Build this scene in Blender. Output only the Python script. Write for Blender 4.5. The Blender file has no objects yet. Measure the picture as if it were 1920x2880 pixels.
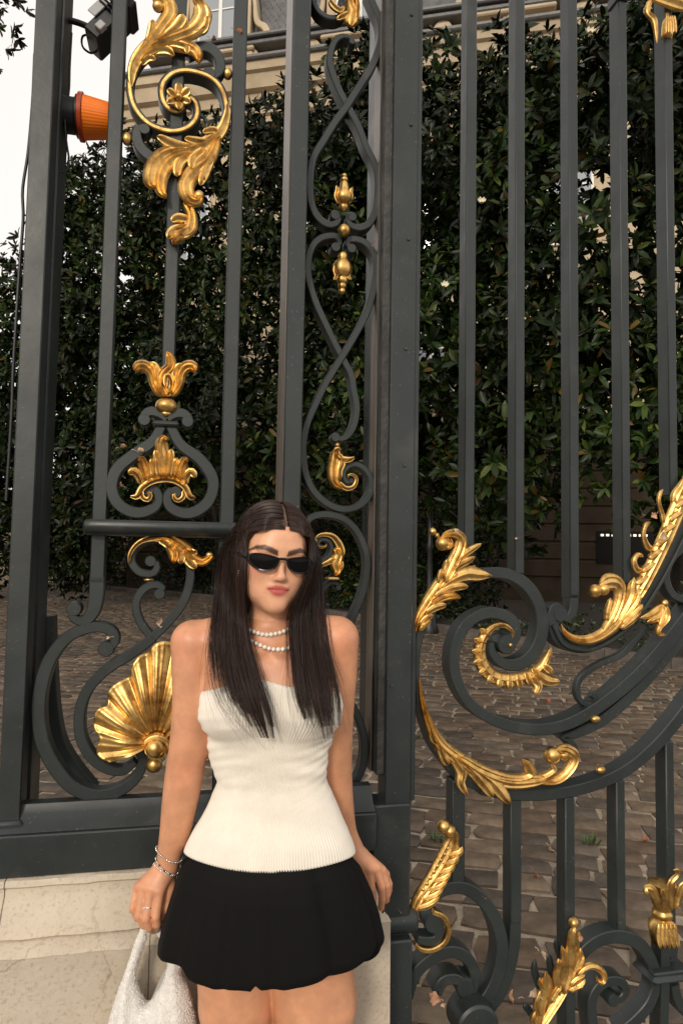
import bpy, bmesh, math, random
import numpy as np
from mathutils import Vector, Matrix

# ------------------------------------------------------------------ camera, sky, sun, exposure
scene = bpy.context.scene
COL = scene.collection
rad = math.radians

CAM_H, PITCH, ROLL, LENS = 1.5, 3.5, 1.0, 24.0
cam_data = bpy.data.cameras.new('camera')
cam_data.sensor_fit = 'VERTICAL'
cam_data.sensor_height = 36.0
cam_data.sensor_width = 24.0
cam_data.lens = LENS
cam_data.clip_start = 0.02
cam_data.clip_end = 2000
cam = bpy.data.objects.new('camera', cam_data)
COL.objects.link(cam)
CAM_R = Matrix.Rotation(rad(90 + PITCH), 3, 'X') @ Matrix.Rotation(rad(ROLL), 3, 'Z')
cam.matrix_world = Matrix.Translation((0, 0, CAM_H)) @ CAM_R.to_4x4()
scene.camera = cam

SUN_EL, SUN_AZ = 24.0, 194.0        # azimuth of the sun, clockwise from +Y (it stands behind the photographer)
world = bpy.data.worlds.new('World')
scene.world = world
world.use_nodes = True
nt = world.node_tree
nt.nodes.clear()
n_out = nt.nodes.new('ShaderNodeOutputWorld')
n_bg = nt.nodes.new('ShaderNodeBackground')
n_sky = nt.nodes.new('ShaderNodeTexSky')
n_sky.sky_type = 'NISHITA'
n_sky.sun_disc = False
n_sky.sun_elevation = rad(SUN_EL)
n_sky.sun_rotation = rad(SUN_AZ)
n_sky.dust_density = 4.0
n_mix = nt.nodes.new('ShaderNodeMixRGB')
n_mix.inputs[0].default_value = 0.86            # thin overcast over the blue
n_tc = nt.nodes.new('ShaderNodeTexCoord')
n_noise = nt.nodes.new('ShaderNodeTexNoise')
n_noise.inputs['Scale'].default_value = 1.6
n_noise.inputs['Detail'].default_value = 5
n_ramp = nt.nodes.new('ShaderNodeValToRGB')
n_ramp.color_ramp.elements[0].color = (12.4, 11.6, 10.9, 1)
n_ramp.color_ramp.elements[1].color = (15.4, 14.6, 13.8, 1)
nt.links.new(n_tc.outputs['Generated'], n_noise.inputs['Vector'])
nt.links.new(n_noise.outputs['Fac'], n_ramp.inputs['Fac'])
nt.links.new(n_sky.outputs[0], n_mix.inputs[1])
nt.links.new(n_ramp.outputs[0], n_mix.inputs[2])
nt.links.new(n_mix.outputs[0], n_bg.inputs['Color'])
n_bg.inputs['Strength'].default_value = 0.085
nt.links.new(n_bg.outputs[0], n_out.inputs['Surface'])

sun_data = bpy.data.lights.new('sun', 'SUN')
sun_data.energy = 1.7
sun_data.angle = rad(10)
sun_data.color = (1.0, 0.90, 0.76)
sun = bpy.data.objects.new('sun', sun_data)
COL.objects.link(sun)
_sd = Vector((math.sin(rad(SUN_AZ)) * math.cos(rad(SUN_EL)), math.cos(rad(SUN_AZ)) * math.cos(rad(SUN_EL)), math.sin(rad(SUN_EL))))
sun.rotation_euler = _sd.to_track_quat('Z', 'Y').to_euler()

scene.view_settings.view_transform = 'Standard'
scene.view_settings.look = 'None'
scene.view_settings.gamma = 1
scene.view_settings.use_curve_mapping = False
scene.view_settings.exposure = 0.0
scene.render.engine = 'CYCLES'
scene.cycles.max_bounces = 6

rng = np.random.default_rng(7)
random.seed(7)

# ------------------------------------------------------------------ picture -> place
CR = np.array(CAM_R)
CAM_P = np.array([0, 0, CAM_H])
FPX = 1920.0


def ray(sx, sy):
    return CR @ np.array([(sx - 960) / FPX, -(sy - 1440) / FPX, -1.0])


def W(px, py, Y):
    """point at depth Y (world y) seen at (px, py) of the 1568-wide picture"""
    d = ray(px * 1920 / 1568, py * 1920 / 1568)
    return CAM_P + d * (Y / d[1])


GA = rad(12.0)
GU = np.array([math.cos(GA), math.sin(GA), 0])
GN = np.array([math.sin(GA), -math.cos(GA), 0])      # towards the camera
GP = np.array([0, 1.8, 0])


def gp(sx, sy, w=0.0):
    """(u, z) on the gate plane moved w towards the camera, for source pixel (sx, sy)"""
    d = ray(sx, sy)
    t = ((GP + GN * w - CAM_P) @ GN) / (d @ GN)
    p = CAM_P + d * t
    return np.array([(p - GP) @ GU, p[2]])


def gscale(sx, sy, w=0.0):
    d = ray(sx, sy)
    t = ((GP + GN * w - CAM_P) @ GN) / (d @ GN)
    return t / FPX          # metres per source pixel (t is depth along the optical axis)


K1, K2 = 1568 / 960, 1568 / 480
CROPS = {'A1': (0, 0, K1), 'A2': (0, 720, K1), 'A3': (0, 1440, K1), 'A4': (0, 2160, K1),
         'B1': (960, 0, K1), 'B2': (960, 720, K1), 'B3': (960, 1440, K1), 'B4': (960, 2160, K1),
         'E1': (760, 0, K2), 'E2': (760, 360, K2), 'E3': (760, 720, K2), 'E4': (760, 1080, K2), 'E5': (760, 1440, K2), 'E6': (760, 1800, K2),
         'F1': (1440, 0, K2), 'F2': (1440, 1260, K2), 'F3': (1440, 1620, K2), 'F4': (1120, 1440, K2), 'F5': (1120, 2520, K2), 'F6': (1440, 2420, K2)}


def src(c, x, y):
    x0, y0, k = CROPS[c]
    return x0 + x / k, y0 + y / k


def cg(c, pts, w=0.0):
    return np.array([gp(*src(c, x, y), w) for x, y in pts])


def cm(c, x, y, n, w=0.0):
    """n crop pixels in metres there"""
    return n / CROPS[c][2] * gscale(*src(c, x, y), w)


# ------------------------------------------------------------------ meshes
class MB:
    def __init__(s):
        s.v, s.f, s.n = [], [], 0

    def add(s, v, f):
        v = np.asarray(v, float).reshape(-1, 3)
        s.v.append(v)
        o = s.n
        s.f.extend([tuple(int(i) + o for i in q) for q in f])
        s.n += len(v)

    def mesh(s, name, mat, smooth=40):
        me = bpy.data.meshes.new(name)
        me.from_pydata(np.concatenate(s.v).tolist(), [], s.f)
        me.validate()
        if smooth:
            me.polygons.foreach_set('use_smooth', [True] * len(me.polygons))
            if smooth < 180:
                me.set_sharp_from_angle(angle=rad(smooth))
        if mat:
            me.materials.append(mat)
        me.update()
        return me

    def build(s, name, mat, parent=None, smooth=40):
        return link(name, s.mesh(name, mat, smooth), parent)


def link(name, me, parent=None):
    o = bpy.data.objects.new(name, me)
    COL.objects.link(o)
    if parent is not None:
        o.parent = parent
    return o


def tag(o, label=None, cat=None, group=None, kind=None):
    if label:
        o['label'] = label
    if cat:
        o['category'] = cat
    if group:
        o['group'] = group
    if kind:
        o['kind'] = kind
    return o


def thing(name, label, cat, loc=(0, 0, 0), rz=0.0, group=None):
    o = bpy.data.objects.new(name, None)
    COL.objects.link(o)
    o.location = loc
    o.rotation_euler = (0, 0, rz)
    o.empty_display_size = 0.1
    return tag(o, label, cat, group)


def grid_faces(nr, nc, closed=False):
    f = []
    for i in range(nr - 1):
        for j in range(nc if closed else nc - 1):
            a, b = i * nc + j, i * nc + (j + 1) % nc
            f.append((a, b, b + nc, a + nc))
    return f


def spline(pts, step=None, n=None):
    """Catmull-Rom through pts (any dim), resampled evenly"""
    P = np.asarray(pts, float)
    if len(P) == 2:
        d = P
    else:
        Q = np.vstack([2 * P[0] - P[1], P, 2 * P[-1] - P[-2]])
        t = np.linspace(0, 1, 16, endpoint=False)[:, None]
        out = []
        for i in range(1, len(Q) - 2):
            p0, p1, p2, p3 = Q[i - 1], Q[i], Q[i + 1], Q[i + 2]
            out.append(.5 * (2 * p1 + (p2 - p0) * t + (2 * p0 - 5 * p1 + 4 * p2 - p3) * t ** 2 + (3 * p1 - p0 - 3 * p2 + p3) * t ** 3))
        d = np.vstack(out + [P[-1:]])
    k = min(3, P.shape[1])
    L = np.r_[0, np.cumsum(np.linalg.norm(np.diff(d[:, :k], axis=0), axis=1))]
    if n is None:
        n = max(3, int(L[-1] / step) + 1)
    s = np.linspace(0, L[-1], n)
    return np.stack([np.interp(s, L, d[:, i]) for i in range(d.shape[1])], 1)


def normals2(p):
    t = np.gradient(p, axis=0)
    t /= np.linalg.norm(t, axis=1)[:, None] + 1e-12
    return np.stack([-t[:, 1], t[:, 0]], 1)


def bar2(mb, pts, wid, w0=0.0, w1=-0.035, ch=0.0025, step=0.008):
    """flat bar of rectangular, chamfered section along a path in the gate plane; pts (u, z), wid in metres (scalar or per point)"""
    P = np.asarray(pts, float)
    wd = np.broadcast_to(np.asarray(wid, float), (len(P),))
    S = spline(np.c_[P, wd], step) if len(P) > 2 else np.c_[P, wd]
    S = S if len(P) > 2 else np.c_[np.linspace(P[0], P[-1], 2), wd]
    p, h = S[:, :2], np.maximum(S[:, 2], .002) / 2
    nn = normals2(p)
    c = np.minimum(ch, h * .4)
    sec = []
    for sgn_h, w, ins in ((-1, w0, 1), (1, w0, 1), (1, w0, 2), (1, w1, 2), (1, w1, 1), (-1, w1, 1), (-1, w1, 2), (-1, w0, 2)):
        off = sgn_h * (h - c if ins == 1 else h)
        ww = w if ins == 1 else (w0 - c if w == w0 else w1 + c)
        q = p + nn * off[:, None]
        sec.append(np.stack([q[:, 0], -np.broadcast_to(ww, (len(p),)), q[:, 1]], 1))
    V = np.stack(sec, 1)
    m = len(p)
    f = grid_faces(m, 8, True) + [tuple(range(7, -1, -1)), tuple((m - 1) * 8 + i for i in range(8))]
    mb.add(V, f)


def box(mb, x0, x1, y0, y1, z0, z1, ch=0.0):
    if ch <= 0:
        v = [(x, y, z) for z in (z0, z1) for x, y in ((x0, y0), (x1, y0), (x1, y1), (x0, y1))]
        mb.add(v, [(3, 2, 1, 0), (4, 5, 6, 7), (0, 1, 5, 4), (1, 2, 6, 5), (2, 3, 7, 6), (3, 0, 4, 7)])
        return
    c = ch

    def ring(z, i):
        return [(x0 + i, y0 + c, z), (x0 + c, y0 + i, z), (x1 - c, y0 + i, z), (x1 - i, y0 + c, z), (x1 - i, y1 - c, z), (x1 - c, y1 - i, z), (x0 + c, y1 - i, z), (x0 + i, y1 - c, z)]
    v = ring(z0, c) + ring(z0 + c, 0) + ring(z1 - c, 0) + ring(z1, c)
    f = grid_faces(4, 8, True) + [tuple(range(7, -1, -1)), tuple(24 + i for i in range(8))]
    mb.add(v, f)


def lathe(mb, prof, o, n=20, axis='z', wob=None):
    """prof [(r, h)], o origin; axis z or x; wob(theta, h) radius factor"""
    th = np.linspace(0, 2 * math.pi, n, endpoint=False)
    V = []
    for r, h in prof:
        rr = r * (np.ones(n) if wob is None else wob(th, h))
        a, b = rr * np.cos(th), rr * np.sin(th)
        if axis == 'z':
            V.append(np.stack([o[0] + a, o[1] + b, np.full(n, o[2] + h)], 1))
        else:
            V.append(np.stack([np.full(n, o[0] + h), o[1] + a, o[2] + b], 1))
    m = len(prof)
    f = grid_faces(m, n, True) + [tuple(range(n - 1, -1, -1)), tuple((m - 1) * n + i for i in range(n))]
    mb.add(np.concatenate(V), f)


def ball(mb, o, r, n=14, sc=(1, 1, 1)):
    k = n // 2 + 1
    th = np.linspace(0, 2 * math.pi, n, endpoint=False)
    V = []
    for i in range(k):
        ph = math.pi * (i + .02) / (k - 1 + .04) - math.pi / 2
        V.append(np.stack([o[0] + r * sc[0] * math.cos(ph) * np.cos(th), o[1] + r * sc[1] * math.cos(ph) * np.sin(th), np.full(n, o[2] + r * sc[2] * math.sin(ph))], 1))
    f = grid_faces(k, n, True) + [tuple(range(n - 1, -1, -1)), tuple((k - 1) * n + i for i in range(n))]
    mb.add(np.concatenate(V), f)


def tube(mb, pts, r, n=8, step=None, cap=True):
    """round tube through 3-D points, r scalar or per point"""
    P = np.asarray(pts, float)
    rr = np.broadcast_to(np.asarray(r, float), (len(P),))
    S = spline(np.c_[P, rr], step or max(.004, np.mean(rr) * 1.5)) if len(P) > 2 else np.c_[P, rr]
    p, r_ = S[:, :3], S[:, 3]
    t = np.gradient(p, axis=0)
    t /= np.linalg.norm(t, axis=1)[:, None] + 1e-12
    a = np.array([0, 0, 1.0]) if abs(t[0, 2]) < .9 else np.array([1.0, 0, 0])
    u = np.cross(t[0], a)
    u /= np.linalg.norm(u)
    th = np.linspace(0, 2 * math.pi, n, endpoint=False)
    V = []
    for i in range(len(p)):
        u = u - t[i] * (u @ t[i])
        u /= np.linalg.norm(u) + 1e-12
        v = np.cross(t[i], u)
        V.append(p[i] + r_[i] * (np.cos(th)[:, None] * u + np.sin(th)[:, None] * v))
    f = grid_faces(len(p), n, True)
    if cap:
        f += [tuple(range(n - 1, -1, -1)), tuple((len(p) - 1) * n + i for i in range(n))]
    mb.add(np.concatenate(V), f)


def lobe(mb, pts, wid, w0=0.0, H=0.012, lift=0.0, ridge=.25, nr=2, ns=11, step=0.006, tip=.8):
    """one cast leaf lobe lying on the plane w0: rounded, ridged section, tip rounded and curling forward by lift"""
    P = np.asarray(pts, float)
    wd = np.broadcast_to(np.asarray(wid, float), (len(P),))
    S = spline(np.c_[P, wd], step)
    p, h = S[:, :2], S[:, 2] / 2
    m = len(p)
    t = np.linspace(0, 1, m)
    env = np.sqrt(np.clip(1 - np.clip((t - tip) / (1.0001 - tip), 0, 1) ** 2, 0.02, 1)) * np.clip(.35 + t / .12, 0, 1)
    h = h * env
    nn = normals2(p)
    s = np.linspace(-1, 1, ns)
    prof = (1 - s ** 2) ** .55 * (1 - ridge + ridge * np.cos(nr * 2 * math.pi * s / 2 * 1.0)) + .12 * (1 - np.abs(s))
    lf = lift * t ** 2
    q = p[:, None, :] + nn[:, None, :] * (h[:, None] * s)[:, :, None]
    hh = np.minimum(H, h * 1.1)
    ww = w0 + lf[:, None] + prof[None, :] * hh[:, None] + .0005
    V = np.stack([q[..., 0], -ww, q[..., 1]], 2)
    bk = q[:, [ns - 1, ns // 2, 0], :]
    Vb = np.stack([bk[..., 0], -(w0 + lf[:, None] - .35 * hh[:, None] * np.array([0, 1, 0])), bk[..., 1]], 2)
    V = np.concatenate([V, Vb], 1)
    k = ns + 3
    mb.add(V, grid_faces(m, k, True) + [tuple(range(k - 1, -1, -1)), tuple((m - 1) * k + i for i in range(k))])


# ------------------------------------------------------------------ materials
def mat(name, base, rough=.5, metal=0.0, spec=.5, var=0.0, vscale=8.0, bump=0.0, bscale=60.0, dark=None, coord='Object', attr=None, sss=0.0, bdist=.002, ramp=(.35, .7)):
    m = bpy.data.materials.new(name)
    m.use_nodes = True
    t = m.node_tree
    b = t.nodes['Principled BSDF']
    b.inputs['Base Color'].default_value = (*base, 1)
    b.inputs['Roughness'].default_value = rough
    b.inputs['Metallic'].default_value = metal
    b.inputs['Specular IOR Level'].default_value = spec
    tc = t.nodes.new('ShaderNodeTexCoord')
    colsock = None
    if attr:
        a = t.nodes.new('ShaderNodeAttribute')
        a.attribute_name = attr
        colsock = a.outputs['Color']
        t.links.new(colsock, b.inputs['Base Color'])
    if var > 0 or dark:
        n = t.nodes.new('ShaderNodeTexNoise')
        n.inputs['Scale'].default_value = vscale
        n.inputs['Detail'].default_value = 6
        n.inputs['Roughness'].default_value = .6
        t.links.new(tc.outputs[coord], n.inputs['Vector'])
        r = t.nodes.new('ShaderNodeValToRGB')
        r.color_ramp.elements[0].position, r.color_ramp.elements[1].position = ramp
        lo = dark if dark else tuple(c * (1 - var) for c in base)
        hi = base if dark else tuple(min(1, c * (1 + var)) for c in base)
        if attr:
            lo, hi = (1 - var,) * 3, (1 + var * .6,) * 3
        r.color_ramp.elements[0].color = (*lo, 1)
        r.color_ramp.elements[1].color = (*hi, 1)
        t.links.new(n.outputs['Fac'], r.inputs['Fac'])
        if attr:
            mx = t.nodes.new('ShaderNodeMixRGB')
            mx.blend_type = 'MULTIPLY'
            mx.inputs[0].default_value = 1
            t.links.new(colsock, mx.inputs[1])
            t.links.new(r.outputs[0], mx.inputs[2])
            t.links.new(mx.outputs[0], b.inputs['Base Color'])
        else:
            t.links.new(r.outputs[0], b.inputs['Base Color'])
    if bump > 0:
        n2 = t.nodes.new('ShaderNodeTexNoise')
        n2.inputs['Scale'].default_value = bscale
        n2.inputs['Detail'].default_value = 4
        t.links.new(tc.outputs[coord], n2.inputs['Vector'])
        bp = t.nodes.new('ShaderNodeBump')
        bp.inputs['Strength'].default_value = bump
        bp.inputs['Distance'].default_value = bdist
        t.links.new(n2.outputs['Fac'], bp.inputs['Height'])
        t.links.new(bp.outputs[0], b.inputs['Normal'])
    if sss > 0:
        b.inputs['Subsurface Weight'].default_value = sss
        b.inputs['Subsurface Radius'].default_value = (.012, .005, .003)
        b.inputs['Subsurface Scale'].default_value = 1.0
    return m


M_IRON = mat('iron_paint', (.0220, .0282, .0280), .30, spec=.5, var=.25, vscale=5, bump=.3, bscale=45, bdist=.0012)
M_POST = mat('iron_post_paint', (.0220, .0282, .0280), .20, spec=.5, var=.22, vscale=4, bump=.12, bscale=30, bdist=.0006)
M_IRON_WORN = mat('iron_paint_rough', (.036, .035, .032), .5, spec=.5, var=.35, vscale=14, bump=1.0, bscale=60, bdist=.004)
M_SKY_SHEEN = mat('painted_sky_sheen', (.20, .165, .14), .30, spec=.5, dark=(.07, .055, .045), vscale=9, bump=.5, bscale=40, bdist=.002, ramp=(.3, .65))  # pale sky reflection on the posts' left faces, put into the colour
M_GOLD = mat('gilding', (.78, .50, .17), .39, metal=1.0, dark=(.34, .18, .055), vscale=34, bump=.5, bscale=90, bdist=.0015, ramp=(.30, .55))
M_STONE = mat('limestone', (.60, .525, .42), .85, spec=.25, dark=(.45, .38, .295), vscale=3.0, bump=.6, bscale=70, bdist=.003, ramp=(.3, .62))


def stone_detail(m):
    t = m.node_tree
    b = t.nodes['Principled BSDF']
    tc = [n for n in t.nodes if n.type == 'TEX_COORD'][0]
    old = b.inputs['Base Color'].links[0].from_socket
    nz = t.nodes.new('ShaderNodeTexNoise'); nz.inputs['Scale'].default_value = 6; nz.inputs['Detail'].default_value = 8
    mp = t.nodes.new('ShaderNodeMixRGB'); mp.inputs[0].default_value = .22
    t.links.new(tc.outputs['Object'], nz.inputs['Vector'])
    t.links.new(tc.outputs['Object'], mp.inputs[1]); t.links.new(nz.outputs['Color'], mp.inputs[2])
    vo = t.nodes.new('ShaderNodeTexVoronoi'); vo.feature = 'DISTANCE_TO_EDGE'; vo.inputs['Scale'].default_value = 3.6
    t.links.new(mp.outputs[0], vo.inputs['Vector'])
    cr = t.nodes.new('ShaderNodeValToRGB'); cr.color_ramp.elements[0].position = .0; cr.color_ramp.elements[1].position = .012
    cr.color_ramp.elements[0].color = (.62, .57, .5, 1); cr.color_ramp.elements[1].color = (1, 1, 1, 1)
    t.links.new(vo.outputs['Distance'], cr.inputs['Fac'])
    n2 = t.nodes.new('ShaderNodeTexNoise'); n2.inputs['Scale'].default_value = 2.2; n2.inputs['Detail'].default_value = 3
    t.links.new(tc.outputs['Object'], n2.inputs['Vector'])
    r2 = t.nodes.new('ShaderNodeValToRGB'); r2.color_ramp.elements[0].position = .48; r2.color_ramp.elements[1].position = .60
    t.links.new(n2.outputs['Fac'], r2.inputs['Fac'])
    mx = t.nodes.new('ShaderNodeMixRGB'); mx.blend_type = 'MULTIPLY'
    t.links.new(r2.outputs[0], mx.inputs[0]); t.links.new(old, mx.inputs[1]); t.links.new(cr.outputs[0], mx.inputs[2])
    # fine dark pitting
    n3 = t.nodes.new('ShaderNodeTexNoise'); n3.inputs['Scale'].default_value = 130; n3.inputs['Detail'].default_value = 6
    t.links.new(tc.outputs['Object'], n3.inputs['Vector'])
    r3_ = t.nodes.new('ShaderNodeValToRGB'); r3_.color_ramp.elements[0].position = .30; r3_.color_ramp.elements[1].position = .46
    r3_.color_ramp.elements[0].color = (.55, .5, .44, 1)
    t.links.new(n3.outputs['Fac'], r3_.inputs['Fac'])
    m2 = t.nodes.new('ShaderNodeMixRGB'); m2.blend_type = 'MULTIPLY'; m2.inputs[0].default_value = .45
    t.links.new(mx.outputs[0], m2.inputs[1]); t.links.new(r3_.outputs[0], m2.inputs[2])
    t.links.new(m2.outputs[0], b.inputs['Base Color'])


stone_detail(M_STONE)


def iron_detail(m, chip=(.13, .11, .09)):
    """dust specks, small chips and rusty smears on the paint"""
    t = m.node_tree
    b = t.nodes['Principled BSDF']
    tc = [n for n in t.nodes if n.type == 'TEX_COORD'][0]
    cur = b.inputs['Base Color'].links[0].from_socket
    for sc_, lo, hi, colr, det in ((170, .70, .74, chip, 2), (26, .66, .80, (.060, .042, .028), 8), (7, .60, .85, (.062, .060, .054), 6)):
        n = t.nodes.new('ShaderNodeTexNoise'); n.inputs['Scale'].default_value = sc_; n.inputs['Detail'].default_value = det
        t.links.new(tc.outputs['Object'], n.inputs['Vector'])
        r = t.nodes.new('ShaderNodeValToRGB'); r.color_ramp.elements[0].position = lo; r.color_ramp.elements[1].position = hi
        t.links.new(n.outputs['Fac'], r.inputs['Fac'])
        x = t.nodes.new('ShaderNodeMixRGB'); x.inputs[2].default_value = (*colr, 1)
        t.links.new(r.outputs[0], x.inputs[0]); t.links.new(cur, x.inputs[1])
        cur = x.outputs[0]
    t.links.new(cur, b.inputs['Base Color'])
    n = t.nodes.new('ShaderNodeTexNoise'); n.inputs['Scale'].default_value = 11; n.inputs['Detail'].default_value = 6
    t.links.new(tc.outputs['Object'], n.inputs['Vector'])
    mr = t.nodes.new('ShaderNodeMapRange'); mr.inputs['To Min'].default_value = b.inputs['Roughness'].default_value - .06; mr.inputs['To Max'].default_value = b.inputs['Roughness'].default_value + .28
    t.links.new(n.outputs['Fac'], mr.inputs['Value']); t.links.new(mr.outputs[0], b.inputs['Roughness'])


iron_detail(M_IRON); iron_detail(M_POST); iron_detail(M_IRON_WORN)
# vertical streaks in the painted sky reflection
_t = M_SKY_SHEEN.node_tree
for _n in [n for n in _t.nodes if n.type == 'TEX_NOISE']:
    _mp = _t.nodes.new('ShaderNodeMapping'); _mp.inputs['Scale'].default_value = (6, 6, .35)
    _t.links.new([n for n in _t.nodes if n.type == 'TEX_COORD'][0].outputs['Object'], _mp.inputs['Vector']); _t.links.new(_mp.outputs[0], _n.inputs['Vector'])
# ------------------------------------------------------------------ wrought iron: fixed panel (left) and gate leaf (right)
panel = thing('railing_panel', 'dark grey wrought iron railing panel with gilded shell and scrolls standing on the stone plinth', 'railing', GP, GA)
leaf = thing('gate_leaf', 'dark grey wrought iron gate leaf with five tall bars, spiral scrolls and gilded acanthus leaves', 'gate', GP, GA)
TOPZ = 3.35


def ubar(spec, w=0.0):
    """spec [(crop, xl, xr, y)] -> mean u left, u right"""
    l = np.mean([gp(*src(c, a, y), w)[0] for c, a, b, y in spec])
    r = np.mean([gp(*src(c, b, y), w)[0] for c, a, b, y in spec])
    return l, r


def zat(c, x, y, w=0.0):
    return gp(*src(c, x, y), w)[1]


def vbar(name, par, spec, z0, z1, w0=0.0, dep=.036, ch=.003, m=None):
    l, r = ubar(spec, w0)
    mb = MB()
    box(mb, l, r, -w0, -w0 + dep, z0, z1, ch)
    return mb.build(name, m or M_IRON, par)


def scroll(name, par, c, pts, wpx, w0=0.0, dep=.034, knob=None, knob2=None, m=None, ch=.0025, u0=None):
    """pts in crop pixels (or (crop, x, y)); wpx width in crop pixels; knob: radius px of an eye at the last point, knob2 at the first"""
    P = [(q if len(q) == 3 else (c, *q)) for q in pts]
    G = np.array([gp(*src(cc, x, y), w0) for cc, x, y in P])
    if u0 is not None:
        G[:, 0] += (u0 - G[0, 0]) * np.linspace(1, 0, len(G)) ** 2
    k = cm(P[0][0], P[0][1], P[0][2], 1.0, w0)
    mb = MB()
    wd = np.asarray(wpx, float) * k if not np.isscalar(wpx) else wpx * k
    bar2(mb, G, wd, w0, w0 - dep, ch)
    for kb, g in ((knob, G[-1]), (knob2, G[0])):
        if kb:
            r = kb * k
            lathe(mb, [(r - .002, -w0 - .0015), (r, -w0 + .0015), (r, -w0 + dep - .001), (r - .002, -w0 + dep + .001)], (g[0], 0, g[1]), 20, 'y_')
    return mb.build(name, m or M_IRON, par)


_lathe0 = lathe


def lathe(mb, prof, o, n=20, axis='z', wob=None):
    if axis != 'y_':
        return _lathe0(mb, prof, o, n, axis, wob)
    th = np.linspace(0, 2 * math.pi, n, endpoint=False)
    V = [np.stack([o[0] + r * np.cos(th), np.full(n, o[1] + h), o[2] + r * np.sin(th)], 1) for r, h in prof]
    m_ = len(prof)
    mb.add(np.concatenate(V), grid_faces(m_, n, True) + [tuple(range(n - 1, -1, -1)), tuple((m_ - 1) * n + i for i in range(n))])


def gold(name, par, c, lobes, w0=0.0, label=None, balls=(), H=None, m=None):
    """lobes [(pts, widths px, lift px, opts)] in crop pixels, drawn in that order, later ones stand further out"""
    H = H or (34 if c[0] in 'EF' else 19)
    mb = MB()
    k = cm(c, lobes[0][0][0][0], lobes[0][0][0][1], 1.0, w0)
    for i, L in enumerate(lobes):
        pts, wd = L[0], np.asarray(L[1], float) * k * (1.02 if c == 'F6' else 1.14)
        lift = (L[2] if len(L) > 2 else 8) * k
        o = L[3] if len(L) > 3 else {}
        lobe(mb, cg(c, pts, w0), wd, w0 + .0006 * i, H * k, lift, **o)
    for x, y, r, dw in balls:
        g = gp(*src(c, x, y), w0)
        ball(mb, (g[0], -(w0 + dw * k), g[1]), r * k, 14)
    o = mb.build(name, m or M_GOLD, par, 50)
    if label:
        o['label'] = label
    return o


# ---- fixed panel: posts and bars
zb_top = zat('A4', 300, 180)          # ledge the scrolls stand on
vbar('corner_post', panel, [('A1', 178, 265, 0), ('A1', 108, 212, 1176), ('A2', 42, 152, 1176)], zat('A4', 50, 300, .03), TOPZ, .03, .06)
l, r = ubar([('A1', 178, 265, 0), ('A1', 108, 212, 1176), ('A2', 42, 152, 1176)], .03)
mb = MB(); box(mb, l + .012, r + .004, .04, .15, zat('A4', 50, 300, .03), TOPZ, .004); mb.build('rear_post', M_IRON, panel)
mb = MB(); g = gp(*src('A4', 50, 290), .03); box(mb, l - .006, r + .008, -.045, .04, g[1] - .02, g[1] + .025, .006); mb.build('post_foot', M_IRON, panel)
# brace behind the corner post
scroll('rear_brace', panel, 'A3', [(215, 480), (222, 700), (235, 900), (265, 1060), (330, 1176), (420, 1290)], 62, -.15, .05)
barA = [('A1', 525, 592, 0), ('A1', 470, 536, 1176), ('A2', 417, 486, 1100)]
barC = [('A1', 1085, 1148, 0), ('A1', 1042, 1108, 1176), ('A2', 1005, 1070, 1176)]
uA, uC = ubar(barA), ubar(barC)
vbar('bar', panel, barA, zat('A3', 435, 330), TOPZ)
vbar('bar', panel, barC, zb_top, TOPZ)
barR = [('A1', 767, 830, 1000), ('A2', 757, 817, 0), ('A2', 746, 804, 440)]
vbar('central_rod', panel, barR, zat('A2', 765, 650), TOPZ, -.006, .028)
scroll('bar_volute', panel, 'A3', [(436, 300), (436, 380), (425, 450), (395, 495), (355, 500), (330, 475), (340, 445)], [66, 66, 62, 52, 40, 34, 30], 0, .036, knob=34, u0=sum(uA) / 2)
postD = [('A1', 1358, 1440, 0), ('A1', 1320, 1402, 1176), ('A2', 1292, 1376, 1176)]
vbar('intermediate_post', panel, postD, zb_top, TOPZ, .02, .15, .004, M_POST)
lD, rD = ubar(postD, .02)
mb = MB(); box(mb, lD - .0022, lD - .0002, -.012, .125, zb_top, TOPZ, .0); mb.build('sky_sheen_plate', M_SKY_SHEEN, panel, 0)  # added thin plate carrying the painted sky reflection of the left face
# right post of the panel, a worn iron weather strip on it
sideS = [('E1', 1085, 1166, 0), ('E2', 1065, 1146, 0), ('E4', 1015, 1090, 0), ('E6', 950, 1030, 300)]
vbar('weather_strip', panel, sideS, zat('E6', 980, 1230), TOPZ, .012, .03, .003, M_IRON_WORN)
lS, rS = ubar(sideS, .012)
mb = MB(); box(mb, lS - .003, rS + .0, .02, .17, zat('E6', 980, 1230), TOPZ, .003); mb.build('hanging_post', M_POST, panel)
mb = MB(); box(mb, lS - .0055, lS - .0032, .022, .085, zat('E6', 980, 1230), TOPZ); mb.build('sky_sheen_plate', M_SKY_SHEEN, panel, 0)  # another added plate, sky reflection painted on the hanging post
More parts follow.
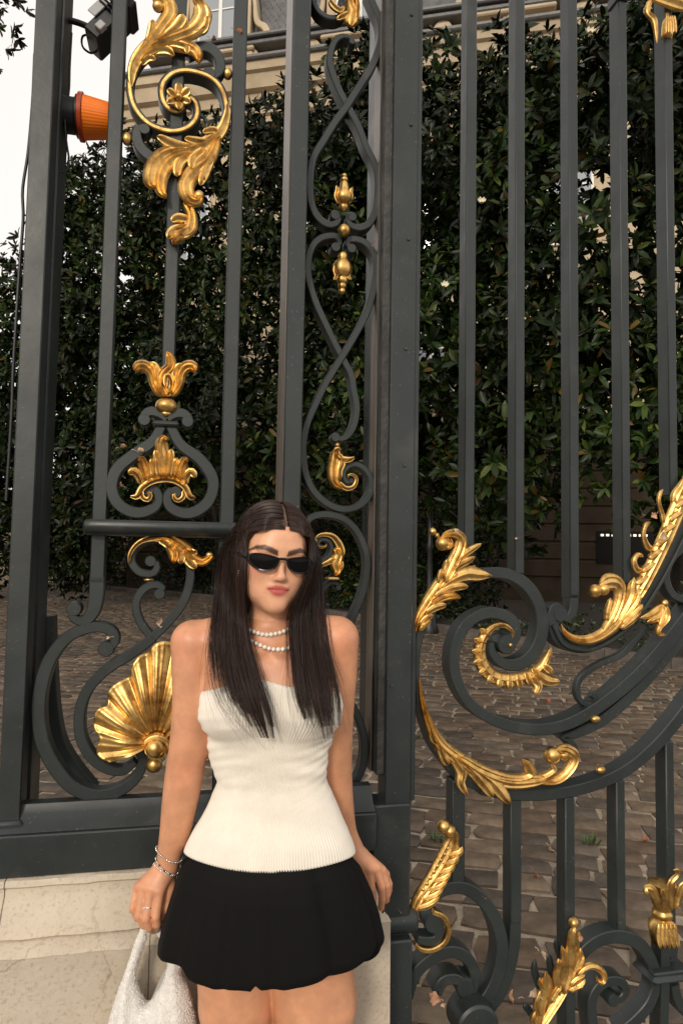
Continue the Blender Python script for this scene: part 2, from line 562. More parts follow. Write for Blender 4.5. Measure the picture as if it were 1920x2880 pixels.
# horizontal moulded rail
gl, gr = gp(*src('A3', 378, 70), .03), gp(*src('A3', 1120, 80), .03)
zr = (gl[1] + gr[1]) / 2
kz = cm('A3', 600, 70, 1.0, .03)
mb = MB()
prof = [(-36, .012), (-34, .030), (-26, .034), (-24, .042), (-8, .046), (10, .044), (24, .036), (28, .030), (36, .026), (38, .012)]
u0, u1 = gl[0], ubar(barC)[1] + .02
V, m_ = [], len(prof)
for uu, ins in ((u0, .022), (u0 + .006, .008), (u0 + .022, 0), (u1 - .022, 0), (u1 - .006, .008), (u1, .022)):
    for h, w in prof:
        V.append((uu, -(w - ins if w > .013 else w), zr - h * kz * (1 - ins * 12)))
    for h, w in prof[::-1]:
        V.append((uu, .04 + (w - .012 - ins if w > .013 else 0), zr - h * kz * (1 - ins * 12)))
mb.add(V, grid_faces(6, 2 * m_, True) + [tuple(range(2 * m_)), tuple(5 * 2 * m_ + i for i in range(2 * m_))])
mb.build('cross_rail', M_IRON, panel, 35)

# ---- fixed panel: iron scrolls
scroll('scroll', panel, 'A1', [(860, 235), (910, 212), (960, 215), (1003, 255), (1012, 310), (985, 345), (962, 335)], [40, 48, 54, 50, 44, 34, 30], 0, .034, knob=30)
scroll('scroll', panel, 'A1', [(755, 745), (690, 715), (640, 665), (628, 605), (652, 582), (664, 592)], [46, 50, 50, 42, 36, 32], 0, .034, knob=26)
sp1 = [(720, 185), (650, 245), (605, 320), (597, 410), (622, 495), (685, 565), (780, 598), (860, 582), (903, 530), (900, 470), (862, 440), (830, 450)]
sp2 = [(960, 660), (1020, 580), (1040, 490), (1015, 400), (955, 345), (865, 320), (795, 332), (748, 380), (745, 440), (770, 490), (815, 508), (845, 490)]
for sp in (sp1, sp2):
    scroll('spiral_band', panel, 'A1', sp, [30] * 3 + [34] * 9, 0, .045)
    scroll('gilded_edge', panel, 'A1', sp, [18] * 3 + [19] * 8 + [10], .005, .006, m=M_GOLD)
scroll('scroll', panel, 'A2', [(768, 745), (735, 722), (690, 712), (660, 735), (664, 752)], [40, 44, 44, 40, 36], 0, .034, knob=28)
scroll('scroll', panel, 'A2', [(768, 745), (800, 725), (840, 722), (868, 745), (862, 760)], [40, 44, 44, 40, 36], 0, .034, knob=28)
g0 = gp(*src('A2', 762, 768), .006)
mb = MB(); kk = cm('A2', 762, 768, 1)
box(mb, g0[0] - 60 * kk, g0[0] + 60 * kk, -.012, .045, g0[1] - 14 * kk, g0[1] + 12 * kk, .005); mb.build('collar', M_IRON, panel)
scroll('bell_scroll', panel, 'A2', [(742, 780), (700, 852), (610, 915), (540, 975), (512, 1050), (532, 1125), (590, 1170), (655, 1178), (715, 1148), (728, 1100), (708, 1070), (682, 1078)], [44, 48, 52, 54, 52, 52, 52, 50, 46, 40, 36, 34], 0, .036, knob=26)
scroll('bell_scroll', panel, 'A2', [(783, 780), (830, 865), (915, 930), (968, 1000), (980, 1060), (955, 1130), (895, 1175), (835, 1180), (780, 1150), (768, 1105), (785, 1078), (810, 1085)], [44, 48, 52, 54, 52, 52, 52, 50, 46, 40, 36, 34], 0, .036, knob=26)
scroll('scroll', panel, 'A3', [(692, 226), (722, 245), (702, 282), (640, 275), (604, 225), (618, 170), (670, 135), (740, 130), (820, 170), (868, 235), (872, 320), (840, 420), (780, 500), (700, 580)], [30, 32, 34, 36, 36, 34, 32, 30, 34, 38, 40, 40, 40, 40], 0, .034, knob2=26)
scroll('scroll', panel, 'A3', [(733, 376), (742, 345), (700, 335), (650, 365), (624, 430), (645, 510), (700, 580)], [30, 34, 36, 36, 36, 36, 36], -.002, .032, knob2=26)
scroll('scroll', panel, 'A3', [(705, 580), (610, 650), (490, 725), (405, 815), (367, 920), (372, 1040), (425, 1135), (500, 1185), (570, 1190), (620, 1150)], [42, 46, 48, 48, 48, 48, 46, 44, 40, 30], 0, .036)
scroll('great_scroll', panel, 'A3', [(488, 630), (525, 605), (520, 560), (475, 532), (400, 535), (305, 580), (228, 680), (188, 800), (176, 920), (192, 1050), (245, 1165), (330, 1265), (440, 1306), (545, 1285), (625, 1225), (655, 1150), (630, 1095), (575, 1090), (535, 1130)], [36, 40, 46, 48, 50, 54, 58, 60, 60, 60, 60, 58, 56, 52, 46, 42, 38, 34, 30], 0, .04, knob2=36)

# ---- narrow panel: chain of loops between the posts
NW = -.03
scroll('loop_strand', panel, 'E1', [(900, -80), (960, 60), (1010, 180), (1022, 330), (990, 470), (930, 610), (850, 740), (760, 880), (690, 990), (600, 1110), ('E2', 490, 110), ('E2', 410, 240), ('E2', 380, 350), ('E2', 368, 520), ('E2', 382, 690), ('E2', 440, 815), ('E2', 530, 880), ('E2', 605, 870), ('E2', 632, 820), ('E2', 598, 798)], [66] * 17 + [60, 50, 44], NW, .04, knob=46)
scroll('loop_strand', panel, 'E1', [(752, 380), (735, 338), (665, 325), (600, 365), (562, 450), (548, 560), (580, 680), (640, 830), (720, 980), (810, 1150), ('E2', 885, 170), ('E2', 945, 290), ('E2', 985, 430), ('E2', 990, 600), ('E2', 968, 760), ('E2', 910, 870), ('E2', 830, 910), ('E2', 745, 890), ('E2', 715, 835), ('E2', 750, 812)], [34, 42, 50, 56, 62] + [66] * 12 + [60, 50, 44], NW - .004, .04, knob=46, knob2=32)
scroll('loop_strand', panel, 'E2', [(602, 1092), (640, 1050), (620, 1000), (560, 985), (470, 1005), (400, 1065), (362, 1150), ('E3', 350, 80), ('E3', 352, 180), ('E3', 382, 310), ('E3', 432, 450), ('E3', 510, 620), ('E3', 600, 810), ('E3', 690, 980), ('E3', 745, 1090), ('E4', 770, 60), ('E4', 793, 180), ('E4', 790, 290), ('E4', 760, 400), ('E4', 710, 475), ('E4', 650, 505), ('E4', 600, 490)], [44, 50, 60] + [64] * 16 + [60, 50, 44], NW - .004, .04, knob=44, knob2=46)
scroll('loop_strand', panel, 'E2', [(748, 1104), (712, 1060), (730, 1022), (790, 1018), (865, 1045), (930, 1110), ('E3', 968, 30), ('E3', 975, 150), ('E3', 945, 330), ('E3', 895, 500), ('E3', 805, 680), ('E3', 700, 860), ('E3', 600, 1020), ('E3', 510, 1170), ('E4', 410, 200), ('E4', 335, 380), ('E4', 305, 560), ('E4', 310, 710), ('E4', 335, 850), ('E4', 400, 980), ('E4', 500, 1080), ('E4', 620, 1140), ('E4', 740, 1145), ('E4', 850, 1095), ('E4', 920, 1000), ('E4', 930, 885), ('E4', 885, 795), ('E4', 810, 742), ('E4', 735, 748), ('E4', 682, 800), ('E4', 680, 865), ('E4', 715, 905), ('E4', 750, 890)], [44, 50, 60] + [64] * 22 + [58, 54, 50, 46, 44, 42, 40, 40], NW, .04, knob=30, knob2=46)
scroll('loop_strand', panel, 'E1', [(405, -120), (405, 0), (440, 85), (520, 145), (620, 150), (680, 90), (695, 20), (660, -60)], 52, NW, .04)
scroll('loop_strand', panel, 'E5', [(330, 110), (370, 55), (460, 25), (570, 28), (690, 70), (790, 165), (860, 300), (892, 430), (885, 600), (845, 760), (790, 900), (735, 1020), (600, 1250), (480, 1450)], 66, NW, .04)
scroll('loop_strand', panel, 'E5', [(400, 480), (470, 455), (540, 405), (568, 330), (540, 268), (485, 250), (445, 280), (452, 310), (478, 318)], [50, 50, 48, 44, 40, 36, 32, 30, 26], NW, .04, knob=20)
scroll('loop_strand', panel, 'E5', [(420, 950), (452, 800), (500, 700), (565, 650), (620, 668), (625, 695)], [44, 50, 50, 46, 40, 36], NW, .04, knob=30)
scroll('loop_strand', panel, 'E6', [(600, 350), (730, 560), (815, 720), (862, 880), (872, 1020), (850, 1176), (790, 1300), (680, 1400), (520, 1450)], 68, NW, .04)

# ---- fixed panel: gilding
gold('acanthus_leaf', panel, 'A1', [
    ([(604, 400), (612, 320), (650, 250), (720, 195), (800, 165)], [20, 44, 60, 70, 50], 4),
    ([(650, 300), (680, 275), (718, 282)], [30, 34, 26], 10),
    ([(645, 290), (700, 245), (760, 240), (802, 268)], [30, 40, 44, 30], 14),
    ([(660, 270), (760, 215), (850, 222), (900, 250), (915, 305)], [40, 56, 60, 56, 40], 16, dict(nr=3)),
    ([(690, 235), (760, 205), (850, 230), (860, 265)], [30, 36, 40, 34], 20),
    ([(640, 260), (700, 190), (745, 130), (782, 75), (770, 25), (730, 8), (715, 45)], [30, 52, 60, 64, 60, 54, 40], 26, dict(nr=3)),
    ([(680, 215), (700, 150), (705, 105)], [30, 40, 30], 10),
    ([(720, 205), (800, 150), (838, 108), (846, 92)], [34, 44, 46, 30], 22),
    ([(690, 225), (800, 185), (890, 150), (930, 95), (915, 45), (885, 32)], [44, 62, 74, 78, 66, 44], 30, dict(nr=3)),
    ([(880, 165), (935, 150), (955, 100)], [30, 36, 26], 26)], .006, balls=[(728, 45, 26, 20)])
gold('acanthus_leaf', panel, 'A1', [
    ([(1046, 470), (1040, 540), (1010, 610), (940, 665), (850, 695), (780, 720)], [18, 34, 50, 62, 66, 56], 4),
    ([(1005, 610), (975, 602), (932, 618)], [28, 34, 24], 14),
    ([(965, 660), (905, 655), (848, 648)], [36, 40, 26], 14),
    ([(890, 690), (800, 672), (722, 640)], [40, 52, 34], 16),
    ([(860, 690), (760, 710), (705, 775), (695, 850), (715, 882)], [40, 60, 64, 56, 40], 22, dict(nr=3)),
    ([(880, 705), (790, 740), (745, 810), (740, 880), (765, 925)], [40, 56, 56, 48, 36], 18, dict(nr=3)),
    ([(890, 705), (825, 755), (812, 825)], [36, 46, 34], 18),
    ([(940, 690), (890, 735), (878, 790)], [30, 40, 30], 18),
    ([(1010, 630), (960, 735), (890, 800), (855, 865), (875, 925), (912, 940), (930, 905)], [30, 58, 70, 66, 56, 44, 34], 16, dict(nr=3)),
    ([(985, 690), (945, 785), (920, 865)], [34, 50, 32], 14),
    ([(960, 770), (935, 820), (945, 850)], [26, 34, 24], 10)], .006, balls=[(915, 908, 24, 14)])
gold('drop_leaf', panel, 'A1', [
    ([(845, 930), (878, 985), (872, 1050), (830, 1075), (795, 1130)], [26, 44, 62, 66, 30], 14, dict(nr=3)),
    ([(865, 1010), (820, 1005), (788, 1025)], [36, 44, 26], 14),
    ([(850, 1050), (800, 1065), (772, 1105)], [40, 48, 28], 16),
    ([(870, 1050), (850, 1080), (835, 1095)], [40, 46, 26], 12)], .006)
mb = MB(); kk = cm('A1', 822, 450, 1)
for i in range(6):
    a = i * math.pi / 3 + .5
    q = [(822 + rr * math.cos(a), 450 + rr * math.sin(a)) for rr in (8, 34, 62)]
    lobe(mb, cg('A1', q, .012), np.array([16, 46, 34]) * kk, .012, 18 * kk, 12 * kk, tip=.6)
g = gp(*src('A1', 822, 450), .02); ball(mb, (g[0], -.026, g[1]), 17 * kk)
mb.build('rosette', M_GOLD, panel, 50)
for x, y, c, r_ in ((1047, 325, 'A1', 22), (583, 627, 'A1', 24), (683, 312, 'A3', 17)):
    g = gp(*src(c, x, y)); kk = cm(c, x, y, 1); mb = MB()
    ball(mb, (g[0], .012, g[1]), r_ * kk, 16, (1, 1, 1.25) if r_ > 20 else (1.3, 1, .6)); mb.build('gilded_ball', M_GOLD, panel, 180)
gold('fleuron', panel, 'A2', [
    ([(735, 645), (712, 590), (700, 540), (672, 512), (640, 512), (628, 540)], [30, 40, 46, 50, 50, 40], 26, dict(nr=3)),
    ([(795, 645), (822, 590), (828, 545), (852, 515), (885, 512), (898, 545)], [30, 40, 46, 50, 50, 40], 26, dict(nr=3)),
    ([(745, 645), (730, 590), (716, 520), (692, 492)], [30, 38, 40, 28], 14),
    ([(785, 645), (804, 590), (810, 530), (838, 498)], [30, 38, 40, 28], 14),
    ([(765, 645), (742, 590), (752, 545), (782, 515), (785, 480), (768, 446)], [40, 52, 50, 46, 40, 30], 18, dict(nr=3)),
    ([(765, 645), (790, 610), (790, 570), (768, 555), (762, 590), (768, 612)], [30, 32, 30, 26, 22, 18], 26)], .004)
g = gp(*src('A2', 763, 685), .01); kk = cm('A2', 763, 685, 1); mb = MB()
ball(mb, (g[0], .006, g[1]), 50 * kk, 24, (1, 1, .78)); lathe(mb, [(6 * kk, -.05 * 0 - 62 * kk), (18 * kk, -44 * kk), (30 * kk, -30 * kk)], (g[0], .006, g[1]), 16); mb.build('gilded_ball', M_GOLD, panel, 180)
gold('palmette', panel, 'A2', [
    ([(600, 1105), (632, 1105), (655, 1065), (700, 1035), (755, 1024), (805, 1032), (850, 1062), (872, 1105), (900, 1112)], [26, 30, 30, 32, 34, 32, 30, 30, 26], 6, dict(tip=.94)),
    ([(650, 1075), (655, 1108), (680, 1120), (694, 1096), (680, 1085)], [22, 22, 22, 20, 16], 10),
    ([(845, 1075), (842, 1108), (815, 1124), (798, 1104), (808, 1092)], [22, 22, 22, 20, 16], 10),
    ([(655, 1050), (640, 1010), (615, 990), (592, 1005)], [30, 40, 40, 28], 16),
    ([(680, 1035), (668, 980), (650, 940), (635, 940)], [32, 46, 42, 26], 20, dict(nr=3)),
    ([(708, 1026), (706, 960), (700, 930)], [30, 40, 28], 12),
    ([(850, 1052), (855, 1012), (878, 992), (902, 1020)], [30, 40, 40, 28], 16),
    ([(825, 1035), (832, 985), (850, 945), (868, 942)], [32, 46, 42, 26], 20, dict(nr=3)),
    ([(800, 1026), (806, 965), (815, 930)], [30, 40, 28], 12),
    ([(738, 1022), (728, 950), (718, 890)], [30, 44, 28], 12),
    ([(772, 1022), (780, 950), (790, 890)], [30, 44, 28], 12),
    ([(755, 1022), (755, 940), (745, 880), (752, 848), (775, 845)], [44, 60, 56, 46, 30], 26, dict(nr=3))], .008)
gold('acanthus_leaf', panel, 'A3', [
    ([(592, 235), (602, 185), (640, 140), (700, 120), (760, 125)], [12, 18, 22, 28, 40], 2),
    ([(690, 122), (770, 120), (850, 165), (880, 205), (930, 228), (968, 205), (962, 186)], [20, 46, 56, 50, 40, 34, 26], 18, dict(nr=3)),
    ([(730, 125), (760, 140), (782, 165)], [30, 36, 26], 10),
    ([(770, 140), (800, 185), (802, 235)], [36, 50, 30], 16, dict(nr=3)),
    ([(800, 150), (830, 195), (832, 240)], [36, 46, 26], 16),
    ([(840, 170), (870, 225), (905, 258)], [34, 44, 30], 16),
    ([(850, 165), (890, 185), (905, 175)], [26, 30, 20], 12)], .006, balls=[(962, 198, 17, 14)])
# shell
C0 = np.array([716.0, 1062.0])
bd = [(505, 1146), (452, 1120), (444, 1085), (462, 1040), (433, 985), (436, 935), (455, 900), (496, 884), (497, 830), (528, 790), (562, 772), (596, 752), (612, 700), (640, 662), (685, 640), (712, 606), (750, 592), (790, 600), (815, 628), (850, 640), (880, 690), (908, 745), (945, 765), (990, 800), (1010, 870), (1040, 900), (1050, 960), (1040, 1020), (1045, 1080), (1000, 1140)]
bdg = spline(np.array(bd, float), n=220)
rings, tt = [], np.linspace(0.08, 1, 26)
ang = np.linspace(0, 1, 220)
rib = 1.8 * np.abs(np.cos(ang * math.pi * 10)) ** .65 - 1 + .10 * np.cos(ang * 2 * math.pi * 40)
kk = cm('A3', 716, 900, 1)
V = []
for t_ in tt:
    P2 = C0 + (bdg - C0) * t_
    G2 = cg('A3', P2, .02)
    bowl = .030 * math.sin(min(1, t_ * 1.02) * math.pi) ** 1.0 + .012 * t_ ** 6
    ww = .012 + bowl + rib * .0075 * min(1, t_ * 1.6)
    V.append(np.stack([G2[:, 0], -ww, G2[:, 1]], 1))
Vb = [v + np.array([0, .006, 0]) for v in V[::-1]]
mb = MB(); mb.add(np.concatenate(V + Vb), grid_faces(52, 220)); mb.build('shell', M_GOLD, panel, 180)
gold('shell_boss', panel, 'A3', [([(660, 1075), (690, 1045), (730, 1040), (770, 1070), (765, 1110)], [30, 40, 46, 40, 30], 6), ([(670, 1085), (700, 1110), (735, 1115), (760, 1090)], [30, 36, 36, 26], 8)], .03, balls=[(714, 1080, 46, 6)])
g = gp(*src('A3', 708, 1165), .01); mb = MB(); ball(mb, (g[0], .0, g[1]), 38 * cm('A3', 708, 1165, 1), 20); mb.build('gilded_ball', M_GOLD, panel, 180)


# narrow panel gilding
def finial(c, x, prof, name='finial', par=panel, w0=NW + .002, petals=None, dep=.018):
    k_ = cm(c, x, prof[0][1], 1, w0)
    mb = MB()
    pf = []
    for r_, y in prof:
        g_ = gp(*src(c, x, y), w0)
        pf.append((max(r_, 1) * k_, g_[1]))
    gx = gp(*src(c, x, prof[len(prof) // 2][1]), w0)[0]
    lathe(mb, pf, (gx, dep, 0), 20, 'z', (lambda th, h: 1 + .05 * np.cos(6 * th)))
    if petals:
        for (pts, wd, lift) in petals:
            lobe(mb, cg(c, pts, w0 + .01), np.asarray(wd, float) * k_, w0 + .012, 22 * k_, lift * k_)
    return mb.build(name, M_GOLD, par, 60)


finial('E2', 672, [(3, 436), (20, 442), (26, 458), (18, 470), (32, 482), (36, 496), (24, 510), (38, 530), (42, 560), (60, 610), (78, 650), (70, 690), (44, 712), (30, 718), (42, 735), (38, 760), (8, 788)],
       petals=[([(630, 700), (600, 640), (608, 580), (598, 545)], [36, 44, 36, 26], 26), ([(715, 700), (735, 640), (735, 590), (748, 562)], [36, 44, 36, 26], 26), ([(672, 705), (660, 640), (672, 560)], [44, 56, 30], 40), ([(650, 700), (640, 640), (630, 600)], [30, 36, 26], 40), ([(700, 700), (705, 640), (700, 590)], [30, 36, 26], 40)])
finial('E3', 655, [(8, -26), (38, -8), (46, 20), (38, 44), (60, 60), (84, 100), (86, 150), (70, 200), (46, 215), (50, 235), (46, 262), (34, 270), (40, 290), (34, 308), (24, 316), (32, 335), (28, 352), (4, 366)],
       petals=[([(620, 60), (590, 130), (600, 200), (572, 232)], [36, 50, 40, 26], 30), ([(690, 60), (716, 130), (708, 200), (738, 232)], [36, 50, 40, 26], 30), ([(655, 60), (640, 130), (665, 200)], [44, 56, 34], 44), ([(690, 70), (690, 140), (680, 200)], [36, 40, 26], 42), ([(625, 70), (625, 140), (620, 190)], [36, 40, 26], 42)])
g = gp(*src('E2', 665, 968), NW); mb = MB(); ball(mb, (g[0], .012, g[1]), 56 * cm('E2', 665, 968, 1), 22); mb.build('gilded_ball', M_GOLD, panel, 180)
gold('leaf_drop', panel, 'E4', [
    ([(600, 600), (585, 700), (575, 800), (590, 900), (660, 970)], [60, 90, 100, 90, 40], 10, dict(nr=3)),
    ([(605, 600), (620, 680), (690, 700), (745, 690), (765, 668)], [50, 70, 60, 40, 24], 24, dict(nr=2)),
    ([(620, 640), (650, 720), (630, 800), (640, 880)], [50, 80, 60, 40], 14),
    ([(620, 900), (690, 960), (760, 945), (788, 880), (760, 838), (715, 838), (708, 860)], [40, 44, 40, 34, 28, 22, 16], 8),
    ([(590, 640), (605, 600), (640, 602)], [40, 40, 26], 26)], NW + .004, balls=[(618, 562, 24, 0)])
gold('leaf_drop', panel, 'E5', [
    ([(412, 240), (470, 208), (560, 218), (620, 280), (650, 360), (655, 420)], [22, 34, 50, 66, 70, 50], 6, dict(nr=2)),
    ([(590, 330), (620, 390), (600, 460), (612, 540), (590, 585)], [50, 100, 110, 80, 40], 14, dict(nr=3)),
    ([(600, 420), (530, 460), (470, 490), (462, 525)], [60, 50, 34, 22], 12),
    ([(640, 440), (650, 500), (620, 560)], [40, 40, 24], 8),
    ([(415, 240), (420, 290), (460, 325), (505, 315), (515, 292)], [22, 20, 20, 18, 14], 4)], NW + .004)
g = gp(*src('E5', 562, 610), NW); mb = MB(); k_ = cm('E5', 562, 610, 1); box(mb, g[0] - 58 * k_, g[0] + 58 * k_, .0, .04, g[1] - 14 * k_, g[1] + 14 * k_, .003); mb.build('gilded_collar', M_GOLD, panel)
gold('leaf_drop', panel, 'E1', [
    ([(740, -60), (735, 40), (760, 120), (740, 200), (738, 265)], [60, 80, 110, 130, 50], 10, dict(nr=3)),
    ([(790, -20), (800, 60), (790, 140), (795, 200)], [40, 44, 50, 30], 14),
    ([(730, 130), (670, 160), (610, 190)], [60, 60, 40], 8),
    ([(545, 10), (570, 60), (640, 110), (680, 60)], [30, 60, 50, 24], 0)], NW + .004)

# ---- plinth mouldings of iron under the fixed panel
uL, uR = gp(*src('A4', -260, 300), .05)[0], gp(*src('B4', 138, 200), .02)[0]


def zmean(ya, yb, w):
    """height of a level edge read at the left border and beside her arm"""
    return (zat('A4', 20, ya, w) + zat('A4', 690, yb, w)) / 2


zP = [zmean(156, 148, .01), zmean(205, 190, .02), zmean(296, 262, .05), zmean(322, 276, .07), zmean(516, 456, .07)]
mb = MB(); prof = [(zP[0], -.02), (zP[0], .012), (zP[1] + .004, .018), (zP[1], .022), (zP[2] + .012, .036), (zP[2] + .002, .056), (zP[2], .058), (zP[2], -.02)]
V = [(uu, -w, z) for uu in (uL, uR) for z, w in prof]
n_ = len(prof); mb.add(V, grid_faces(2, n_, True) + [tuple(range(n_)), tuple(n_ + i for i in range(n_))]); mb.build('base_moulding', M_IRON, panel, 30)
mb = MB(); box(mb, uL, uR, -.070, .10, zP[4], zP[2] - .001, .003); mb.build('base_rail', M_IRON, panel)

# ---- stone plinth
plinth = thing('stone_plinth', 'weathered cream limestone plinth with moulded cap carrying the railing', 'plinth', (*(GP + GU * 0)[:2], 0), GA)
w1 = .085
zS = [zP[4], zmean(570, 508, .085), zmean(600, 530, .085), zmean(800, 735, .13), zmean(860, 790, .16), zmean(884, 808, .17)]
uE = gp(*src('B4', 128, 338), w1)[0]       # right end at the lip
ux = gp(*src('B4', 236, 700), .17)[0]      # right end at the foot
prof = [(-.001, .0), (-.001, .082), (-.004, .086), (zS[1] - zS[0] + .006, .088), (zS[1] - zS[0], .080), (zS[2] - zS[0] - .004, .082), ((zS[3] - zS[0]) * .5, .098), (zS[3] - zS[0] + .012, .122), (zS[3] - zS[0], .126), (zS[4] - zS[0] + .006, .118), (zS[4] - zS[0] - .002, .150), (zS[4] - zS[0] - .012, .160), (zS[5] - zS[0] - .012, .158), (-.42, .160), (-zS[0] - .02, .162)]
uJ = gp(*src('A4', 686, 900), .15)[0]
GAPJ = .0012
for a, b, end in ((uL - 1.2, gp(*src('A4', 6, 700), .1)[0], 0), (gp(*src('A4', 6, 700), .1)[0], uJ, 0), (uJ, uE, 1)):
    mb = MB()
    rows = []
    fine = spline(np.array([(q[1], q[0] + zS[0]) for q in prof]), n=90) if False else np.array([(q[1], q[0] + zS[0]) for q in prof])
    nx = 14
    for i in range(nx):
        s_ = i / (nx - 1)
        for w, z in fine:
            ub = b + ((w - .085) * (ux - uE) / .075 if end else 0) - (0 if end else GAPJ)
            uu = a + GAPJ + (ub - a - GAPJ) * s_
            jit = .0012 * math.sin(37 * uu + 91 * z) + .0008 * math.sin(141 * uu + 13 * z)
            edge = -.003 if i in (0, nx - 1) else 0
            rows.append((uu, -(w + jit + edge if w > .01 else w), z + (0 if w < .01 else .0007 * math.sin(63 * uu + 5))))
        rows.append((rows[-1][0], .12, -.02)); rows.append((rows[-1][0], .12, zS[0] - .001))
    k_ = len(fine) + 2
    mb.add(rows, grid_faces(nx, k_, True) + [tuple(range(k_)), tuple((nx - 1) * k_ + i for i in range(k_))])
    mb.build('stone_block', M_STONE, plinth, 35)

M_MORTAR = mat('mortar', (.20, .165, .125), .95, var=.3, vscale=20, bump=.6, bscale=120)
for uj, e in ((gp(*src('A4', 6, 700), .1)[0], 0), (uJ, 0)):
    mb = MB(); V = []
    for du in (-.006, .006):
        for w, z in np.array([(q[1], q[0] + zS[0]) for q in prof]):
            V.append((uj + du, -(w - .004 if w > .01 else w), z - (.002 if z > zS[0] - .01 else 0)))
    k_ = len(prof); mb.add(V, grid_faces(2, k_)); mb.build('mortar_joint', M_MORTAR, plinth, 35)

# ---- gate leaf: stile
plate = [('E1', 1166, 1395, 0), ('E2', 1146, 1375, 0), ('E4', 1096, 1322, 0), ('E6', 1032, 1262, 600)]
lP, rP = ubar(plate, .022)
zst = zat('B4', 230, 168, .03)
mb = MB(); box(mb, lP, rP, -.022, .05, -.02, TOPZ, .003); st = mb.build('stile', M_IRON, leaf)
mb = MB(); box(mb, rP + .0005, rP + .014, -.012, .045, zst, TOPZ, .002); mb.build('stile_edge', M_IRON, leaf)
lB, rB = gp(*src('B4', 143, 400), .034)[0], gp(*src('B4', 318, 400), .034)[0]
mb = MB(); box(mb, lB, rB, -.034, .06, zat('B4', 240, 700, .034), zst, .004); mb.build('stile_foot', M_IRON, leaf)
lB, rB = gp(*src('B4', 232, 900), .05)[0], gp(*src('B4', 326, 900), .05)[0]
mb = MB(); box(mb, lB - .02, rB, -.05, .06, .03, zat('B4', 240, 800, .05), .004); mb.build('hinge_block', M_IRON, leaf)
zc = zat('B4', 300, 745, .06); mb = MB()
for_l, for_r = gp(*src('B4', 200, 745), .06)[0], gp(*src('B4', 372, 745), .06)[0]
kq = cm('B4', 300, 745, 1)
lathe(mb, [(.004, for_l - .002), (44 * kq, for_l), (52 * kq, for_l + .02), (54 * kq, for_r - .012), (48 * kq, for_r - .004), (.004, for_r)], (0, -.012, zc), 24, 'x'); mb.build('hinge_barrel', M_IRON, leaf, 60)
for i, (c, x, y) in enumerate([('B1', 322, 66), ('B1', 320, 572), ('B1', 308, 1098), ('B2', 296, 425), ('B2', 290, 962), ('B3', 232, 800), ('E1', 1300, 128)][:6]):
    g = gp(*src(c, x, y), .024); mb = MB()
    lathe(mb, [(.0052, 0), (.0052, .002), (.004, .004), (.001, .0045)], (0, 0, 0), 12); v = mb.v[0].copy(); mb.v[0] = np.stack([g[0] + v[:, 0], -.0215 - v[:, 2], g[1] + v[:, 1]], 1)
    mb.build('screw', M_IRON_WORN, st, 50)

# ---- gate leaf: tall bars
bars = [([('B1', 585, 627, 0), ('B2', 575, 620, 0), ('B3', 552, 605, 0)], ('B3', 575, 240)),
        ([('B1', 808, 850, 0), ('B2', 787, 832, 0), ('B2', 798, 842, 1100)], ('B3', 825, 285)),
        ([('B1', 1045, 1088, 0), ('B2', 1043, 1086, 0), ('B3', 1044, 1086, 0)], ('B3', 1065, 400)),
        ([('B1', 1275, 1312, 20), ('B2', 1280, 1320, 0), ('B3', 1282, 1322, 0)], ('B3', 1300, 330)),
        ([('B1', 1490, 1522, 300), ('B2', 1493, 1535, 0), ('B2', 1497, 1540, 1000)], ('B2', 1515, 1100))]
for sp, (c, x, y) in bars:
    vbar('bar', leaf, sp, zat(c, x, y), TOPZ, 0, .05, .003)
scroll('bar_volute', leaf, 'B3', [(1065, 380), (1065, 440), (1052, 478), (1025, 492)], [44, 42, 38, 34], 0, .045, u0=sum(ubar(bars[2][0])) / 2)
for x, c in ((1293, 'B1'),):
    g = gp(*src(c, x, -4)); mb = MB(); k_ = cm(c, x, 0, 1); box(mb, g[0] - 34 * k_, g[0] + 24 * k_, -.008, .05, g[1] - 10 * k_, g[1] + 40 * k_, .003); mb.build('bar_capital', M_IRON, leaf)
gold('canopy', leaf, 'B1', [([(1390, -60), (1430, -20), (1500, 10), (1580, 40)], [60, 60, 60, 60], 6), ([(1440, -10), (1520, -20), (1590, 0)], [60, 80, 80], 20), ([(1415, 0), (1400, 60), (1430, 100), (1445, 200)], [20, 26, 30, 10], 0)], .01)
finial('F1', 1447, [(10, 85), (24, 100), (18, 125), (26, 140), (40, 170), (48, 220), (52, 290), (48, 315), (30, 322), (10, 330)], 'tassel', leaf, .012, dep=.004,
       petals=[([(1410 + 18 * i, 150), (1402 + 22 * i, 230), (1398 + 23 * i, 312)], [16, 20, 20], 10) for i in range(5)])

# ---- gate leaf: iron scrolls
scroll('spiral_arm', leaf, 'B3', [(520, 340), (600, 300), (690, 280), (780, 290), (860, 345), (912, 435), (925, 540), (895, 635), (830, 695), (755, 700), (700, 655), (688, 600)], [40, 46, 50, 54, 58, 60, 62, 62, 58, 50, 40, 28], 0, .055)
scroll('great_arc', leaf, 'B3', [(760, 608), (800, 570), (790, 505), (735, 470), (655, 468), (570, 525), (522, 640), (528, 760), (595, 885), (720, 965), (870, 1000), (1010, 985), (1140, 925), (1290, 815), (1430, 680), (1568, 510), (1760, 250)], [50, 54, 54, 52, 50, 50, 50, 50, 50, 50, 52, 54, 56, 60, 64, 66, 68], .004, .06, knob2=46)
scroll('second_arc', leaf, 'B3', [(1075, 1130), (1070, 1080), (1040, 1045), (1015, 1038), (1080, 1020), (1200, 960), (1330, 850), (1460, 710), (1600, 530), (1760, 300)], [34, 34, 30, 22, 40, 50, 52, 54, 54, 54], -.02, .045)
